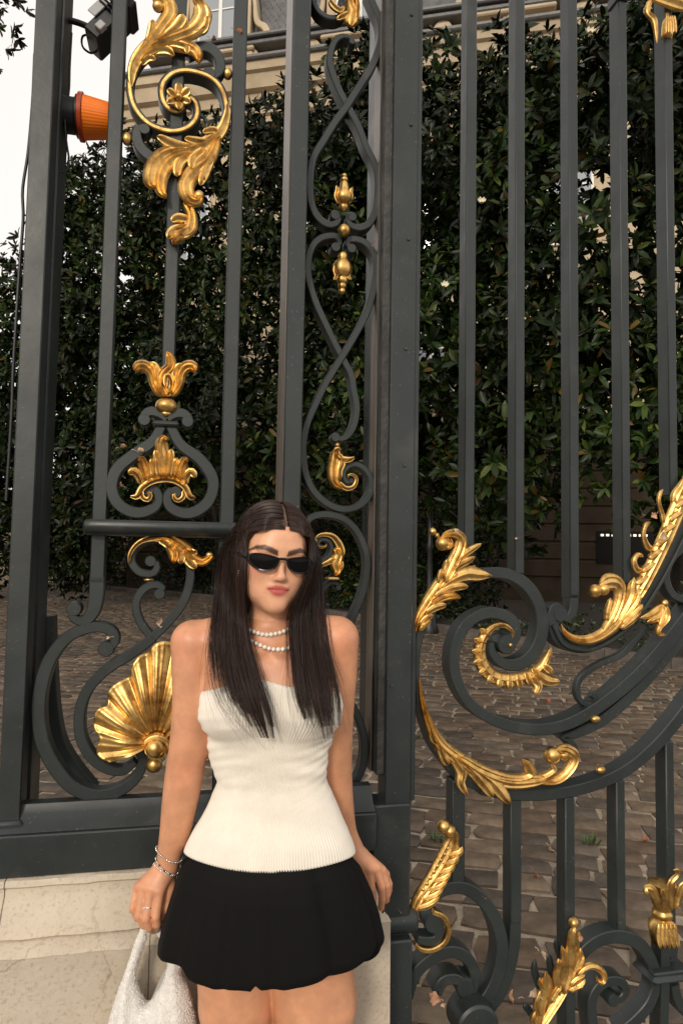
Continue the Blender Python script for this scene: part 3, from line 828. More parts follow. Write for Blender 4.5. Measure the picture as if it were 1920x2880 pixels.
scroll('lower_arc', leaf, 'B4', [(640, 110), (760, 125), (900, 128), (1040, 112), (1180, 75), (1310, 12), ('B3', 1420, 1100), ('B3', 1530, 980), ('B3', 1680, 780)], [30, 44, 50, 52, 54, 56, 58, 60, 62], 0, .055)
scroll('outer_band', leaf, 'B3', [(400, 470), (362, 560), (345, 680), (350, 800), (375, 930), (420, 1060), (480, 1150), ('B4', 560, 60), ('B4', 680, 105)], [40, 40, 30, 30, 34, 36, 36, 36, 34], -.004, .045)
scroll('moulded_scroll', leaf, 'B3', [(1005, 470), (1000, 440), (975, 445), (968, 500), (1000, 580), (1070, 615), (1150, 612), (1250, 565), (1350, 470), (1440, 340), (1530, 170), (1640, -60)], [40, 44, 40, 44, 60, 62, 60, 60, 60, 60, 60, 60], .0, .05, knob2=36)
scroll('moulded_scroll_edge', leaf, 'B3', [(975, 520), (1020, 605), (1090, 632), (1160, 630), (1260, 580), (1362, 486), (1452, 356), (1545, 184), (1655, -50)], [16] * 9, .012, .05)
scroll('twig', leaf, 'B3', [(1150, 838), (1172, 860), (1150, 885), (1110, 878), (1085, 830), (1105, 760), (1190, 700), (1280, 662), (1330, 615), (1375, 565), (1410, 530)], [24, 22, 22, 24, 26, 26, 26, 28, 30, 24, 30], -.01, .022)
scroll('ring', leaf, 'B3', [(1640, 150), (1560, 175), (1510, 235), (1495, 310), (1525, 380), (1590, 410)], 34, -.01, .04)
for c, x, y in (('B3', 1168, 952), ('B4', 1192, 10)):
    g = gp(*src(c, x, y), .01); mb = MB(); ball(mb, (g[0], -.006, g[1]), 22 * cm(c, x, y, 1), 16, (1.1, .8, .75)); mb.build('gilded_stud', M_GOLD, leaf, 180)

# short bars and scrolls of the lower field
low = [([('B4', 508, 568, 200)], ('B4', 540, 60), ('B4', 540, 540)), ([('B4', 775, 827, 300)], ('B4', 790, 140), ('B4', 790, 720)),
       ([('B4', 1026, 1072, 400)], ('B4', 1040, 140), ('B4', 1030, 1250)), ([('B4', 1262, 1304, 400)], ('B4', 1270, 60), ('B4', 1270, 770)),
       ([('B4', 1490, 1530, 200)], ('B4', 1500, -120), ('B4', 1500, 880))]
for sp, a, b in low:
    vbar('short_bar', leaf, sp, zat(*b), zat(*a), -.004, .05, .003)
scroll('low_scroll', leaf, 'B4', [(420, 600), (480, 562), (560, 555), (640, 600), (705, 690), (738, 800), (735, 900), (705, 1000), (650, 1090), (560, 1180)], [50, 54, 56, 58, 60, 60, 62, 62, 64, 64], 0, .055)
scroll('low_scroll', leaf, 'B4', [(800, 690), (797, 800), (775, 920), (735, 1030), (680, 1110), (620, 1190)], [52, 56, 58, 60, 60, 60], -.006, .05)
scroll('low_scroll', leaf, 'B4', [(305, 1060), (340, 955), (420, 880), (510, 848), (580, 880), (615, 950), (600, 1030), (560, 1075)], [52, 54, 54, 54, 54, 52, 50, 46], 0, .055)
scroll('low_scroll', leaf, 'B4', [(440, 1040), (470, 985), (530, 975), (570, 1010)], [50, 50, 46, 40], .004, .06, knob=44)
scroll('low_scroll', leaf, 'B4', [(425, 712), (450, 735), (440, 790), (395, 800), (350, 790)], [44, 44, 44, 40, 30], .004, .05, knob2=46)
scroll('low_scroll', leaf, 'B4', [(1060, 920), (1120, 845), (1190, 795), (1275, 778), (1360, 805), (1420, 880), (1450, 980)], [52, 56, 58, 60, 60, 58, 54], 0, .055)
scroll('low_scroll', leaf, 'F6', [(760, 1620), (735, 1400), (745, 1270), (810, 1165), (910, 1115), (1010, 1130), (1048, 1210), (1000, 1280), (930, 1290)], [96, 92, 92, 90, 88, 84, 78, 70, 60], 0, .055, knob=60)
scroll('low_scroll', leaf, 'F6', [(1330, 1100), (1320, 1200), (1260, 1340), (1150, 1470), (1000, 1600)], [100, 100, 104, 108, 108], -.006, .05)
scroll('low_scroll', leaf, 'F6', [(1412, 1100), (1405, 1300), (1395, 1620)], [90, 90, 90], 0, .05)
scroll('low_scroll', leaf, 'F6', [(1500, 1150), (1520, 1260), (1580, 1380), (1700, 1480)], [90, 90, 90, 90], -.006, .05)
scroll('low_scroll', leaf, 'F6', [(1412, 800), (1412, 1100)], 96, -.002, .05)
scroll('low_scroll', leaf, 'F6', [(1500, 780), (1490, 900), (1450, 1050)], 60, -.02, .05)
g = gp(*src('F6', 1400, 1100), .03); k_ = cm('F6', 1400, 1100, 1, .03); mb = MB()
box(mb, g[0] - 130 * k_, g[0] + 330 * k_, -.035, .07, g[1] - 50 * k_, g[1] + 22 * k_, .012); box(mb, g[0] - 100 * k_, g[0] + 300 * k_, -.026, .062, g[1] + 21 * k_, g[1] + 50 * k_, .006); mb.build('collar', M_IRON, leaf)
g = gp(*src('B4', 612, 1170), .03); k_ = cm('B4', 612, 1170, 1); mb = MB()
lathe(mb, [(86 * k_, -.055), (98 * k_, -.05), (98 * k_, .03), (60 * k_, .05)], (g[0], 0, g[1]), 32, 'y_'); mb.build('hinge_disc', M_IRON, leaf, 35)
mb = MB(); tube(mb, [(rP, -.0, .17), (rP + 1.6, -.0, .17)], .02, 14); mb.build('bottom_rail', M_IRON, leaf, 60)

# ---- gate leaf: gilding
gold('acanthus_leaf', leaf, 'F4', [
    ([(138, 1170), (165, 1000), (240, 850), (330, 720), (420, 590)], [20, 60, 90, 110, 120], 4, dict(nr=3)),
    ([(190, 1090), (240, 1030), (292, 1000)], [40, 50, 30], 14),
    ([(185, 1050), (240, 975), (312, 945)], [50, 66, 36], 18),
    ([(240, 930), (330, 870), (432, 850)], [60, 80, 44], 22, dict(nr=2)),
    ([(290, 840), (400, 780), (480, 765), (560, 788)], [60, 90, 80, 30], 24, dict(nr=3)),
    ([(320, 780), (430, 710), (540, 680), (628, 685)], [60, 80, 80, 40], 26, dict(nr=2)),
    ([(370, 700), (500, 610), (620, 565), (720, 575), (845, 585)], [60, 100, 130, 110, 26], 30, dict(nr=2)),
    ([(430, 640), (500, 590), (530, 560)], [40, 50, 30], 24),
    ([(400, 620), (440, 480), (430, 430)], [60, 80, 44], 16),
    ([(360, 660), (370, 580), (385, 520)], [40, 50, 30], 10),
    ([(420, 620), (520, 500), (610, 450), (685, 410)], [60, 80, 70, 36], 24, dict(nr=2)),
    ([(460, 540), (560, 410), (640, 350), (742, 290)], [60, 80, 66, 36], 24, dict(nr=2)),
    ([(560, 420), (600, 370), (640, 325)], [40, 46, 26], 20),
    ([(410, 640), (490, 470), (545, 340), (555, 250), (500, 205), (420, 210), (370, 240)], [90, 120, 120, 110, 90, 70, 60], 34, dict(nr=3)),
    ([(420, 230), (460, 290), (420, 340)], [60, 60, 40], 30)], .006, balls=[(395, 290, 68, 30), (300, 180, 36, 40), (340, 215, 24, 40)])
gold('acanthus_leaf', leaf, 'B3', [
    ([(356, 750), (365, 850), (395, 960), (445, 1060), (520, 1125), (620, 1180)], [8, 22, 40, 56, 60, 60], 4, dict(nr=3, tip=.97)),
    ([(395, 960), (420, 1040), (440, 1060)], [26, 34, 20], 8),
    ([(440, 1050), (470, 1130), (490, 1160)], [34, 44, 24], 10),
    ([(500, 1110), (545, 1180), (540, 1240), (570, 1295)], [40, 56, 40, 20], 22),
    ([(560, 1150), (630, 1220), (685, 1300)], [44, 60, 36], 20, dict(nr=2)),
    ([(600, 1170), (690, 1240), (760, 1330)], [44, 66, 36], 24, dict(nr=2)),
    ([(520, 1120), (640, 1195), (760, 1235), (870, 1230), (950, 1210)], [50, 64, 66, 56, 30], 14, dict(nr=3)),
    ([(700, 1215), (800, 1225), (860, 1200), (840, 1150), (815, 1130)], [40, 50, 50, 44, 26], 20, dict(nr=2)),
    ([(800, 1230), (900, 1220), (960, 1180), (950, 1150)], [40, 44, 36, 24], 18),
    ([(880, 1230), (980, 1225), (1040, 1170), (1055, 1115), (1010, 1085), (960, 1085)], [34, 44, 50, 54, 54, 40], 22, dict(nr=3))], .006, balls=[(958, 1112, 40, 16), (1052, 1125, 16, 12), (1010, 1110, 30, 14)])
_sp = spline(np.array([(690, 530), (645, 580), (632, 650), (655, 720), (710, 762), (780, 770), (850, 755), (915, 710)], float), n=13)
_nn = normals2(_sp)
FR = [([tuple(_sp[i] - _nn[i] * s_ * -1 + np.array([0, 0])) for s_ in (-24, 8, 40)], [22, 34, 32], 12, dict(tip=.6)) for i in range(1, 12)]
gold('fringed_crescent', leaf, 'B3', [
    ([(775, 600), (785, 555), (745, 520), (690, 530), (645, 580), (632, 650), (655, 720), (710, 762), (780, 770), (850, 755), (915, 710), (960, 620)], [12, 16, 22, 30, 44, 52, 56, 56, 54, 54, 50, 18], 4, dict(nr=2, tip=.95))] +
    FR +
    [([(880, 735), (930, 770), (985, 772)], [40, 50, 26], 18, dict(nr=2)), ([(860, 745), (890, 790), (870, 835)], [40, 46, 26], 16), ([(915, 700), (940, 720), (950, 740)], [30, 36, 20], 12)], .002, balls=[(770, 610, 10, 10)])
gold('acanthus_leaf', leaf, 'F3', [
    ([(445, 440), (480, 520), (560, 575), (680, 590), (800, 550), (920, 460), (1010, 350)], [16, 44, 66, 84, 100, 120, 130], 4, dict(nr=4)),
    ([(820, 520), (900, 400), (950, 280), (975, 150), (940, 70), (860, 55), (770, 90)], [70, 90, 100, 120, 140, 150, 130], 40, dict(nr=3)),
    ([(860, 420), (870, 320), (890, 200)], [50, 70, 40], 14),
    ([(950, 430), (1030, 300), (1080, 180), (1085, 90), (1100, 10)], [70, 90, 90, 80, 26], 22, dict(nr=2)),
    ([(980, 420), (1070, 320), (1130, 220), (1140, 150)], [60, 80, 70, 34], 20, dict(nr=2)),
    ([(1000, 440), (1100, 340), (1175, 258)], [60, 80, 40], 22, dict(nr=2)),
    ([(980, 480), (1080, 400), (1160, 310)], [50, 70, 30], 18, dict(nr=2))], .014, balls=[(745, 135, 62, 24), (815, 120, 60, 30)])
tw = [([(1120 + 60 * i - 60, 200 - 118 * i), (1165 + 60 * i - 60 + 10, 165 - 118 * i), (1215 + 62 * i - 60 + 20, 110 - 118 * i)], [60, 84, 60], 8, dict(nr=2, tip=.6)) for i in range(12)]
gold('twisted_band', leaf, 'F3', [([(1090, 260), (1180, 110), (1270, -60), (1370, -270), (1460, -480), (1560, -720), (1680, -980)], [110, 130, 140, 150, 160, 160, 160], 0, dict(nr=3, tip=.98))] + tw, .012)
gold('leaf_tongue', leaf, 'F2', [([(1190, 1140), (1130, 1110), (1110, 1030), (1150, 980), (1200, 1000)], [60, 60, 50, 40, 30], 6), ([(1290, 940), (1230, 900), (1195, 800), (1215, 710), (1260, 680)], [60, 60, 44, 40, 30], 8),
     ([(1380, 700), (1370, 620), (1335, 500), (1345, 420), (1375, 380)], [50, 44, 36, 36, 20], 8), ([(1420, 680), (1480, 560), (1470, 440), (1520, 360), (1568, 260)], [70, 80, 60, 60, 40], 18, dict(nr=2)), ([(1330, 880), (1380, 780), (1420, 690)], [70, 80, 50], 18)], .008)
gold('tassel', leaf, 'F3', [([(1390, 260), (1330, 300), (1260, 350), (1160, 385)], [40, 70, 70, 30], 14, dict(nr=2)), ([(1390, 270), (1350, 360), (1270, 400), (1220, 420)], [40, 70, 60, 36], 18, dict(nr=2)), ([(1400, 270), (1400, 380), (1330, 470), (1320, 530), (1390, 535)], [50, 80, 60, 44, 34], 20, dict(nr=3)), ([(1380, 280), (1360, 380), (1320, 460)], [40, 60, 30], 26)], .006, balls=[(1388, 250, 38, 6)])
gold('leaf_plume', leaf, 'B4', [
    ([(315, 690), (350, 600), (420, 500), (480, 400), (508, 320), (500, 275)], [26, 50, 70, 84, 66, 44], 10, dict(nr=3)),
    ] + [([(340 + 22 * i, 640 - 42 * i + (0 if i < 6 else 4)), (395 + 22 * i, 622 - 40 * i), (446 + 17.0 * i, 582 - 38 * i)], [24, 42, 26], 10, dict(tip=.6)) for i in range(7)], .01,
    balls=[(462, 262, 32, 16), (490, 282, 30, 16)] + [(372 + 16 * i, 552 - 27 * i, 11, 10) for i in range(9)])
scroll('gilded_edge', leaf, 'B4', [(425, 668), (470, 690), (496, 745), (478, 805), (420, 842), (365, 838), (338, 810)], [22, 24, 24, 24, 22, 20, 14], .012, .02, m=M_GOLD)
gold('acanthus_leaf', leaf, 'F6', [
    ([(230, 1560), (330, 1400), (430, 1250), (500, 1130)], [90, 110, 100, 70], 4, dict(nr=3)),
    ([(240, 1540), (270, 1330), (300, 1150), (285, 1000)], [70, 120, 130, 66], 30, dict(nr=2)),
    ([(250, 1420), (210, 1300), (245, 1180)], [60, 66, 34], 16), ([(220, 1520), (180, 1440), (200, 1370)], [60, 66, 30], 14),
    ([(290, 1180), (245, 1110), (235, 1060)], [50, 54, 26], 16),
    ([(340, 1300), (400, 1170), (430, 1130)], [60, 70, 34], 24),
    ([(420, 1230), (400, 1060), (410, 940), (400, 880)], [70, 100, 90, 36], 24, dict(nr=2)),
    ([(440, 1200), (480, 960), (430, 760)], [70, 110, 36], 22, dict(nr=2)),
    ([(450, 1220), (520, 1000), (535, 780), (530, 640), (545, 580)], [80, 130, 140, 110, 70], 36, dict(nr=2)),
    ([(510, 1080), (590, 900), (600, 780)], [60, 80, 40], 24, dict(nr=2)), ([(550, 1000), (610, 920), (630, 850)], [50, 60, 30], 20), ([(560, 720), (590, 680), (590, 630)], [40, 44, 24], 18),
    ([(500, 1170), (580, 1130), (640, 1060)], [60, 80, 40], 24, dict(nr=2)), ([(500, 1130), (560, 1060), (640, 1020)], [50, 70, 34], 22), ([(540, 1120), (600, 1130), (610, 1100)], [40, 50, 30], 26),
    ([(560, 1060), (620, 980), (690, 945), (760, 960), (810, 1020), (800, 1085), (750, 1070), (735, 1020)], [40, 56, 66, 70, 66, 56, 46, 34], 26, dict(nr=2))], .012, balls=[(545, 555, 50, 30)])
gold('leaf_back', leaf, 'F6', [([(250, 1180), (200, 1000), (205, 900)], [60, 70, 30], 4), ([(360, 1100), (340, 930), (330, 850)], [60, 70, 30], 4), ([(430, 880), (400, 780), (395, 700)], [50, 56, 26], 4), ([(180, 1420), (120, 1330), (110, 1300)], [60, 66, 26], 4)], -.02, m=M_IRON)
finial('F6', 1418, [(20, 200), (128, 235), (122, 290), (112, 350), (96, 420), (76, 470), (74, 488), (88, 500), (90, 540), (74, 562), (100, 580), (124, 610), (126, 680), (116, 730), (104, 780), (60, 800)], 'cup', leaf, .0, dep=.02,
       petals=[([(1340, 440), (1310, 330), (1250, 250), (1200, 240), (1200, 300)], [60, 90, 80, 66, 50], 40), ([(1400, 450), (1390, 330), (1330, 230)], [70, 100, 40], 50), ([(1450, 450), (1450, 320), (1440, 200), (1490, 110), (1480, 60), (1435, 62)], [70, 90, 80, 46, 36, 26], 50), ([(1490, 440), (1520, 320), (1540, 220), (1580, 180)], [60, 90, 90, 70], 46)] +
       [([(1335 + 36 * i, 575), (1325 + 40 * i, 680), (1330 + 42 * i, 790)], [40, 56, 36], 34) for i in range(5)])
# ------------------------------------------------------------------ ground, street, courtyard paving, kerb, bed
M_GROUND = mat('earth', (.10, .085, .07), .95, var=.3, vscale=1.5)
M_ASPHALT = mat('pavement', (.16, .15, .14), .9, var=.2, vscale=6, bump=.4, bscale=150)
M_SAND = mat('joint_sand', (.30, .245, .18), .95, var=.4, vscale=9, bump=.8, bscale=120, bdist=.006)
M_KERB = mat('granite_kerb', (.11, .09, .075), .85, var=.35, vscale=7, bump=.5, bscale=50, bdist=.004)
M_SOIL = mat('soil', (.03, .023, .017), .95, var=.4, vscale=6, bump=.8, bscale=30, bdist=.02)
M_COBBLE = mat('cobble_stone', (.105, .08, .06), .62, spec=.4, attr='col', var=.45, vscale=7, bump=.8, bscale=38, bdist=.006)


def sheet(name, pts, z, m):
    me = bpy.data.meshes.new(name)
    me.from_pydata([(x, y, z) for x, y in pts], [], [tuple(range(len(pts)))])
    me.materials.append(m)
    return tag(link(name, me), kind='structure')


sheet('ground', [(-400, -400), (400, -400), (400, 400), (-400, 400)], -.03, M_GROUND)
gl_ = lambda u, w: tuple((GP + GU * u + GN * w)[:2])
sheet('pavement', [gl_(-30, 12), gl_(30, 12), gl_(30, .02), gl_(-30, .02)], -.004, M_ASPHALT)
court = sheet('courtyard', [gl_(-30, -.02), gl_(30, -.02), (34, 40), (-30, 45)], -.004, M_SAND)

KERB = spline(np.array([(-24, 36.5), (-11.4, 27.3), (-4, 21.2), (.5, 15.4), (3.45, 11), (6.5, 6.8), (9.5, 3.0)]), step=.25)


def kerb_y(x):
    return np.interp(x, KERB[:, 0], KERB[:, 1])


def set_col(me, cols):
    a = me.color_attributes.new('col', 'FLOAT_COLOR', 'POINT')
    c = np.ones((len(me.vertices), 4), np.float32)
    c[:, :3] = cols
    a.data.foreach_set('color', c.ravel())


def cobble_verts(cx, cy, lx, ly, ang):
    c, s = math.cos(ang), math.sin(ang)
    base = np.array([(-.5, -.5), (-.1, -.52), (.2, -.5), (.5, -.5), (.52, 0), (.5, .5), (.1, .53), (-.2, .5), (-.5, .5), (-.52, 0)]) + rng.uniform(-.06, .06, (10, 2))
    base *= np.array([lx, ly])
    hz = rng.uniform(.004, .014)
    tilt = rng.uniform(-.025, .025, 2)
    V = []
    for k_, z in ((1.0, -.004), (1.0, hz * .55), (1 - .009 / min(lx, ly) * 2, hz * .92), (1 - .03 / min(lx, ly) * 2, hz)):
        b = base * k_
        zz = z + (b @ tilt if z > 0 else 0)
        V.append(np.stack([b[:, 0], b[:, 1], np.broadcast_to(zz, (10,))], 1))
    V = np.concatenate(V + [np.array([[0, 0, hz + .002]])])
    R_ = np.array([[c, -s], [s, c]])
    V[:, :2] = V[:, :2] @ R_.T
    return V, np.array([cx, cy, 0])


CF = grid_faces(4, 10, True) + [(30 + i, 30 + (i + 1) % 10, 40) for i in range(10)]
stones = []
RA = rad(-14)
ca, sa = math.cos(RA), math.sin(RA)
yy = -4.0
while yy < 34:
    dep = rng.uniform(.165, .215)
    xx = -26 + rng.uniform(0, .2)
    while xx < 16:
        ln = rng.uniform(.17, .31)
        lx_, ly_ = xx + ln / 2, yy + dep / 2
        ly_ += .05 * math.sin(lx_ * 1.9 + yy * .7) + .03 * math.sin(lx_ * 4.3 + yy * 2.1) + rng.normal(0, .006)
        X, Y = ca * lx_ - sa * ly_, sa * lx_ + ca * ly_
        if Y > 1.85 + X * math.tan(GA) and Y < kerb_y(X) - .12 and abs(X) < .56 * Y + .9 and Y < 27:
            stones.append((X, Y, ln - .024, dep - .024))
        xx += ln
    yy += dep


def vis(s):
    X, Y = s[0], s[1]
    px = 784 + X / Y * 1568
    py = 1272 + 1.5 / Y * 1568 + (px - 784) * .0175
    return px, py


near, far = [], []
for s in sorted(stones, key=lambda q: q[1]):
    px, py = vis(s)
    ok = -20 < px < 1590 and py < 2400 and not (430 < px < 900 and py > 1500) and not (px < 430 and py > 1880)
    (near if ok and len(near) < 295 else far).append(s)
pal = np.array([(.135, .098, .066), (.098, .072, .050), (.118, .080, .052), (.080, .062, .047), (.150, .108, .074), (.112, .086, .064)])
for X, Y, lx_, ly_ in near:
    V, o_ = cobble_verts(X, Y, lx_, ly_, RA + rng.normal(0, .06))
    mb = MB(); mb.add(V, CF)
    o = mb.build('cobblestone', M_COBBLE, court, 50)
    set_col(o.data, pal[rng.integers(6)] * rng.uniform(.8, 1.2))
    o.location = o_
mb = MB(); cols = []
LOWI = [0, 3, 4, 5, 8, 9]
LOW = np.array(LOWI + [20 + i for i in LOWI] + [40])
LF = grid_faces(2, 6, True) + [(6 + i, 6 + (i + 1) % 6, 12) for i in range(6)]
for X, Y, lx_, ly_ in far:
    V, o_ = cobble_verts(X, Y, lx_, ly_, RA + rng.normal(0, .06))
    V = V[LOW]
    mb.add(V + o_, LF); cols.append(np.tile(pal[rng.integers(6)] * rng.uniform(.8, 1.2), (len(V), 1)))
o = mb.build('cobblestones', M_COBBLE, court, 50); o['kind'] = 'stuff'; set_col(o.data, np.concatenate(cols))

kerb = thing('kerb', 'kerb', None, (0, 0, 0)); del kerb['label']; kerb['kind'] = 'structure'
KS = spline(KERB, step=1.0)
for i in range(len(KS) - 1):
    a, b = KS[i], KS[i + 1]
    d = (b - a) / np.linalg.norm(b - a); ln = np.linalg.norm(b - a)
    mb = MB(); box(mb, .004, ln - .004, 0, .20, -.03, .15 + rng.uniform(-.006, .006), .012)
    o = mb.build('kerb_stone', M_KERB, kerb, 30); o.location = (a[0], a[1], 0); o.rotation_euler[2] = math.atan2(d[1], d[0])
bedpts = [tuple(p) for p in KERB[::4] + np.array([.12, .16])] + [(30, 3), (30, 48), (-24, 48)]
sheet('planting_bed', bedpts, .125, M_SOIL)

# ------------------------------------------------------------------ mansion behind the trees
BR = -12.0
BO = W(500, 1200, 24.0); BO[2] = 0
BUv = np.array([math.cos(rad(BR)), math.sin(rad(BR)), 0]); BNv = np.array([math.sin(rad(BR)), -math.cos(rad(BR)), 0])


def bp(c, x, y, w=0.0):
    d = ray(*src(c, x, y))
    t = ((BO + BNv * w - CAM_P) @ BNv) / (d @ BNv)
    p = CAM_P + d * t
    return (p - BO) @ BUv, p[2]


M_CREAM = mat('cream_stone', (.52, .42, .29), .85, spec=.2, var=.18, vscale=.8, bump=.3, bscale=14, bdist=.01)
M_SLATE = mat('slate', (.105, .105, .11), .55, var=.35, vscale=3.0, attr=None, bump=.3, bscale=30)
M_ZINC = mat('zinc_gutter', (.13, .13, .13), .5, metal=.3, var=.2)
M_WHITE = mat('white_frame_paint', (.78, .77, .74), .5)
M_GLASS = mat('window_glass', (.30, .33, .36), .08, spec=.8)
M_CURTAIN = mat('curtain', (.6, .57, .52), .9)
M_BASE_SHADE = mat('shaded_base_stone', (.055, .040, .027), .85, spec=.1, var=.25, vscale=1.5, bump=.3, bscale=14, bdist=.01)  # facade stone darkened in its colour for the shade beneath the trees
house = thing('mansion', 'cream stone mansion with grey slate mansard roof and white dormer window behind the trees', 'building', BO, rad(BR))
uLc = bp('A1', 606, 470)[0]
uRc = uLc + 26
zG = bp('A1', 1220, 345)[1]            # lower gutter
zF = bp('A1', 1220, 212)[1]            # upper gutter, foot of the mansard
mb = MB(); box(mb, uLc + .55, uRc, 0, 9, 0, zG - .1); hw = mb.build('wall', M_CREAM, house, 0)
mb = MB(); box(mb, uLc + .5, uRc, -.02, .3, .0, 5.9); mb.build('base_wall', M_BASE_SHADE, hw, 0)
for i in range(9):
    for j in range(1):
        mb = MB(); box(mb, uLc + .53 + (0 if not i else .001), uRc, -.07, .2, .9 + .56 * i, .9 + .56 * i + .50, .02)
    mb.build('stone_course', M_BASE_SHADE, hw, 0)
mb = MB(); prof = [(zG - 1.55, .02), (zG - 1.5, .12), (zG - 1.25, .14), (zG - 1.2, .25), (zG - .85, .30), (zG - .8, .5), (zG - .35, .62), (zG - .3, .75), (zG - .02, .8), (zG - .02, -.3), (zG - 1.55, -.3)]
V = [(uu, -w, z) for uu in (uLc - .25, uRc) for z, w in prof]; n_ = len(prof)
mb.add(V, grid_faces(2, n_, True) + [tuple(range(n_)), tuple(n_ + i for i in range(n_))]); mb.build('cornice', M_CREAM, house, 20)
mb = MB(); box(mb, uLc - .3, uRc, -.95, -.2, zG - .015, zG + .16, .05); mb.build('gutter', M_ZINC, house)
mb = MB(); box(mb, uLc + .9, uRc, .0, 8, zG + .1, zF - .2); fr = mb.build('attic_wall', M_CREAM, house, 0)
for i in range(9):
    uc = bp('A1', 1152, 300)[0] + (i - 2) * 2.3
    if uc < uLc + 1.0: continue
    mb = MB(); box(mb, uc - .24, uc + .24, -.22, .02, zG + .3, zF - .25, .05)
    lathe(mb, [(.30, -.26), (.34, -.2), (.34, .0)], (uc + .02, 0, zG + .62), 16, 'y_'); lathe(mb, [(.16, -.32), (.18, -.26), (.18, .0)], (uc + .02, 0, zG + .62), 16, 'y_')
    mb.build('corbel', M_CREAM, fr, 30)
mb = MB(); box(mb, uLc + .7, uRc, -.45, .6, zF - .2, zF - .03, .03); box(mb, uLc + .6, uRc, -.6, .6, zF - .03, zF + .12, .04); mb.build('upper_gutter', M_ZINC, house)
# mansard: slope leaning back
zT, back = zF + 4.2, 1.0
mb = MB(); u0 = uLc + 1.0
mb.add([(u0, .05, zF), (uRc, .05, zF), (uRc, .05 + back, zT), (u0 + .35, .05 + back, zT), (uRc, 8, zT), (u0 + .35, 8, zT), (u0, 8, zF)], [(0, 1, 2, 3), (3, 2, 4, 5), (0, 3, 5, 6)])
roof = mb.build('roof', M_SLATE, house, 0)
mb = MB(); sw, sh = .22, .16
rows_ = int((zT - zF) / sh)
cs = []
for r_ in range(rows_):
    z = zF + .1 + r_ * sh; yb = .05 + back * (z - zF) / (zT - zF)
    n0 = int(9.5 / sw)
    for c_ in range(n0):
        uu = u0 + .04 + .35 * (z - zF) / (zT - zF) + (c_ + .5 * (r_ % 2)) * sw
        j = rng.uniform(-.008, .008); th_ = rng.uniform(.02, .04)
        box(mb, uu + .006, uu + sw - .006, yb - th_ - .02, yb + .03, z + j, z + sh - .008 + j)
o = mb.build('slates', M_SLATE, roof, 0); o['kind'] = 'stuff'
mb = MB(); tube(mb, [(u0 - .02, .0, zF), (u0 + .33, back, zT)], .12, 8); mb.build('zinc_hip', M_ZINC, roof)


def window(par, u_, z0, w_, h_, y_, rows=3, surround=.22):
    f = MB(); t_ = .09
    for a, b, c_, d_ in ((u_, u_ + t_, z0, z0 + h_), (u_ + w_ - t_, u_ + w_, z0, z0 + h_), (u_ + w_ / 2 - .07, u_ + w_ / 2 + .07, z0 + t_, z0 + h_ - t_), (u_ + t_, u_ + w_ - t_, z0 + h_ - t_, z0 + h_), (u_ + t_, u_ + w_ - t_, z0, z0 + .14)):
        box(f, a, b, y_ - .05, y_ + .04, c_, d_, .012)
    fo = f.build('window', M_WHITE, par, 30)
    for s_ in (0, 1):
        a = u_ + t_ if s_ == 0 else u_ + w_ / 2 + .07
        b = u_ + w_ / 2 - .07 if s_ == 0 else u_ + w_ - t_
        for r_ in range(rows):
            zz0 = z0 + .14 + (h_ - .23) * r_ / rows; zz1 = z0 + .14 + (h_ - .23) * (r_ + 1) / rows
            p = MB(); box(p, a, b, y_, y_ + .012, zz0 + .025, zz1 - .025); p.build('pane', M_GLASS, fo, 0)
            if r_:
                p = MB(); box(p, a, b, y_ - .03, y_ + .03, zz0 - .025, zz0 + .025); p.build('glazing_bar', M_WHITE, fo, 0)
    return fo


ud, zd = bp('A1', 902, 240, .3)[0], bp('A1', 1000, 236, .3)[1]
wd_ = bp('A1', 1108, 240, .3)[0] - ud
for k_ in range(3):
    uu = ud + k_ * 5.2
    mb = MB(); box(mb, uu - .32, uu - .003, -.32, 1.0, zd, zd + 3.3, .04); box(mb, uu + wd_ + .003, uu + wd_ + .32, -.32, 1.0, zd, zd + 3.3, .04); box(mb, uu - .45, uu + wd_ + .45, -.4, 1.0, zd + 3.3, zd + 3.6, .06); box(mb, uu - .5, uu + wd_ + .5, -.42, .9, zd - .16, zd - .003, .04)
    dm = mb.build('dormer', M_CREAM, house, 30)
    window(dm, uu, zd, wd_, 3.28, -.2, 2)
    for s_ in (-1, 1):
        uc = uu - .32 if s_ < 0 else uu + wd_ + .32
        mb = MB(); P_ = [(uc + s_ * .02, zd + 2.6), (uc + s_ * .12, zd + 1.7), (uc + s_ * .22, zd + 1.0), (uc + s_ * .5, zd + .75), (uc + s_ * .62, zd + .45), (uc + s_ * .42, zd + .22), (uc + s_ * .26, zd + .42), (uc + s_ * .4, zd + .5)]
        bar2(mb, P_, [.10, .14, .2, .24, .22, .2, .16, .12], .26, -.2, .03, .06); mb.build('scroll_bracket', M_CREAM, dm, 40)
for k_ in range(5):
    for fl in range(2):
        uu = uLc + 1.8 + k_ * 4.4
        window(house, uu, 6.4 + fl * 5.2, 1.5, 3.0, -.06, 3)
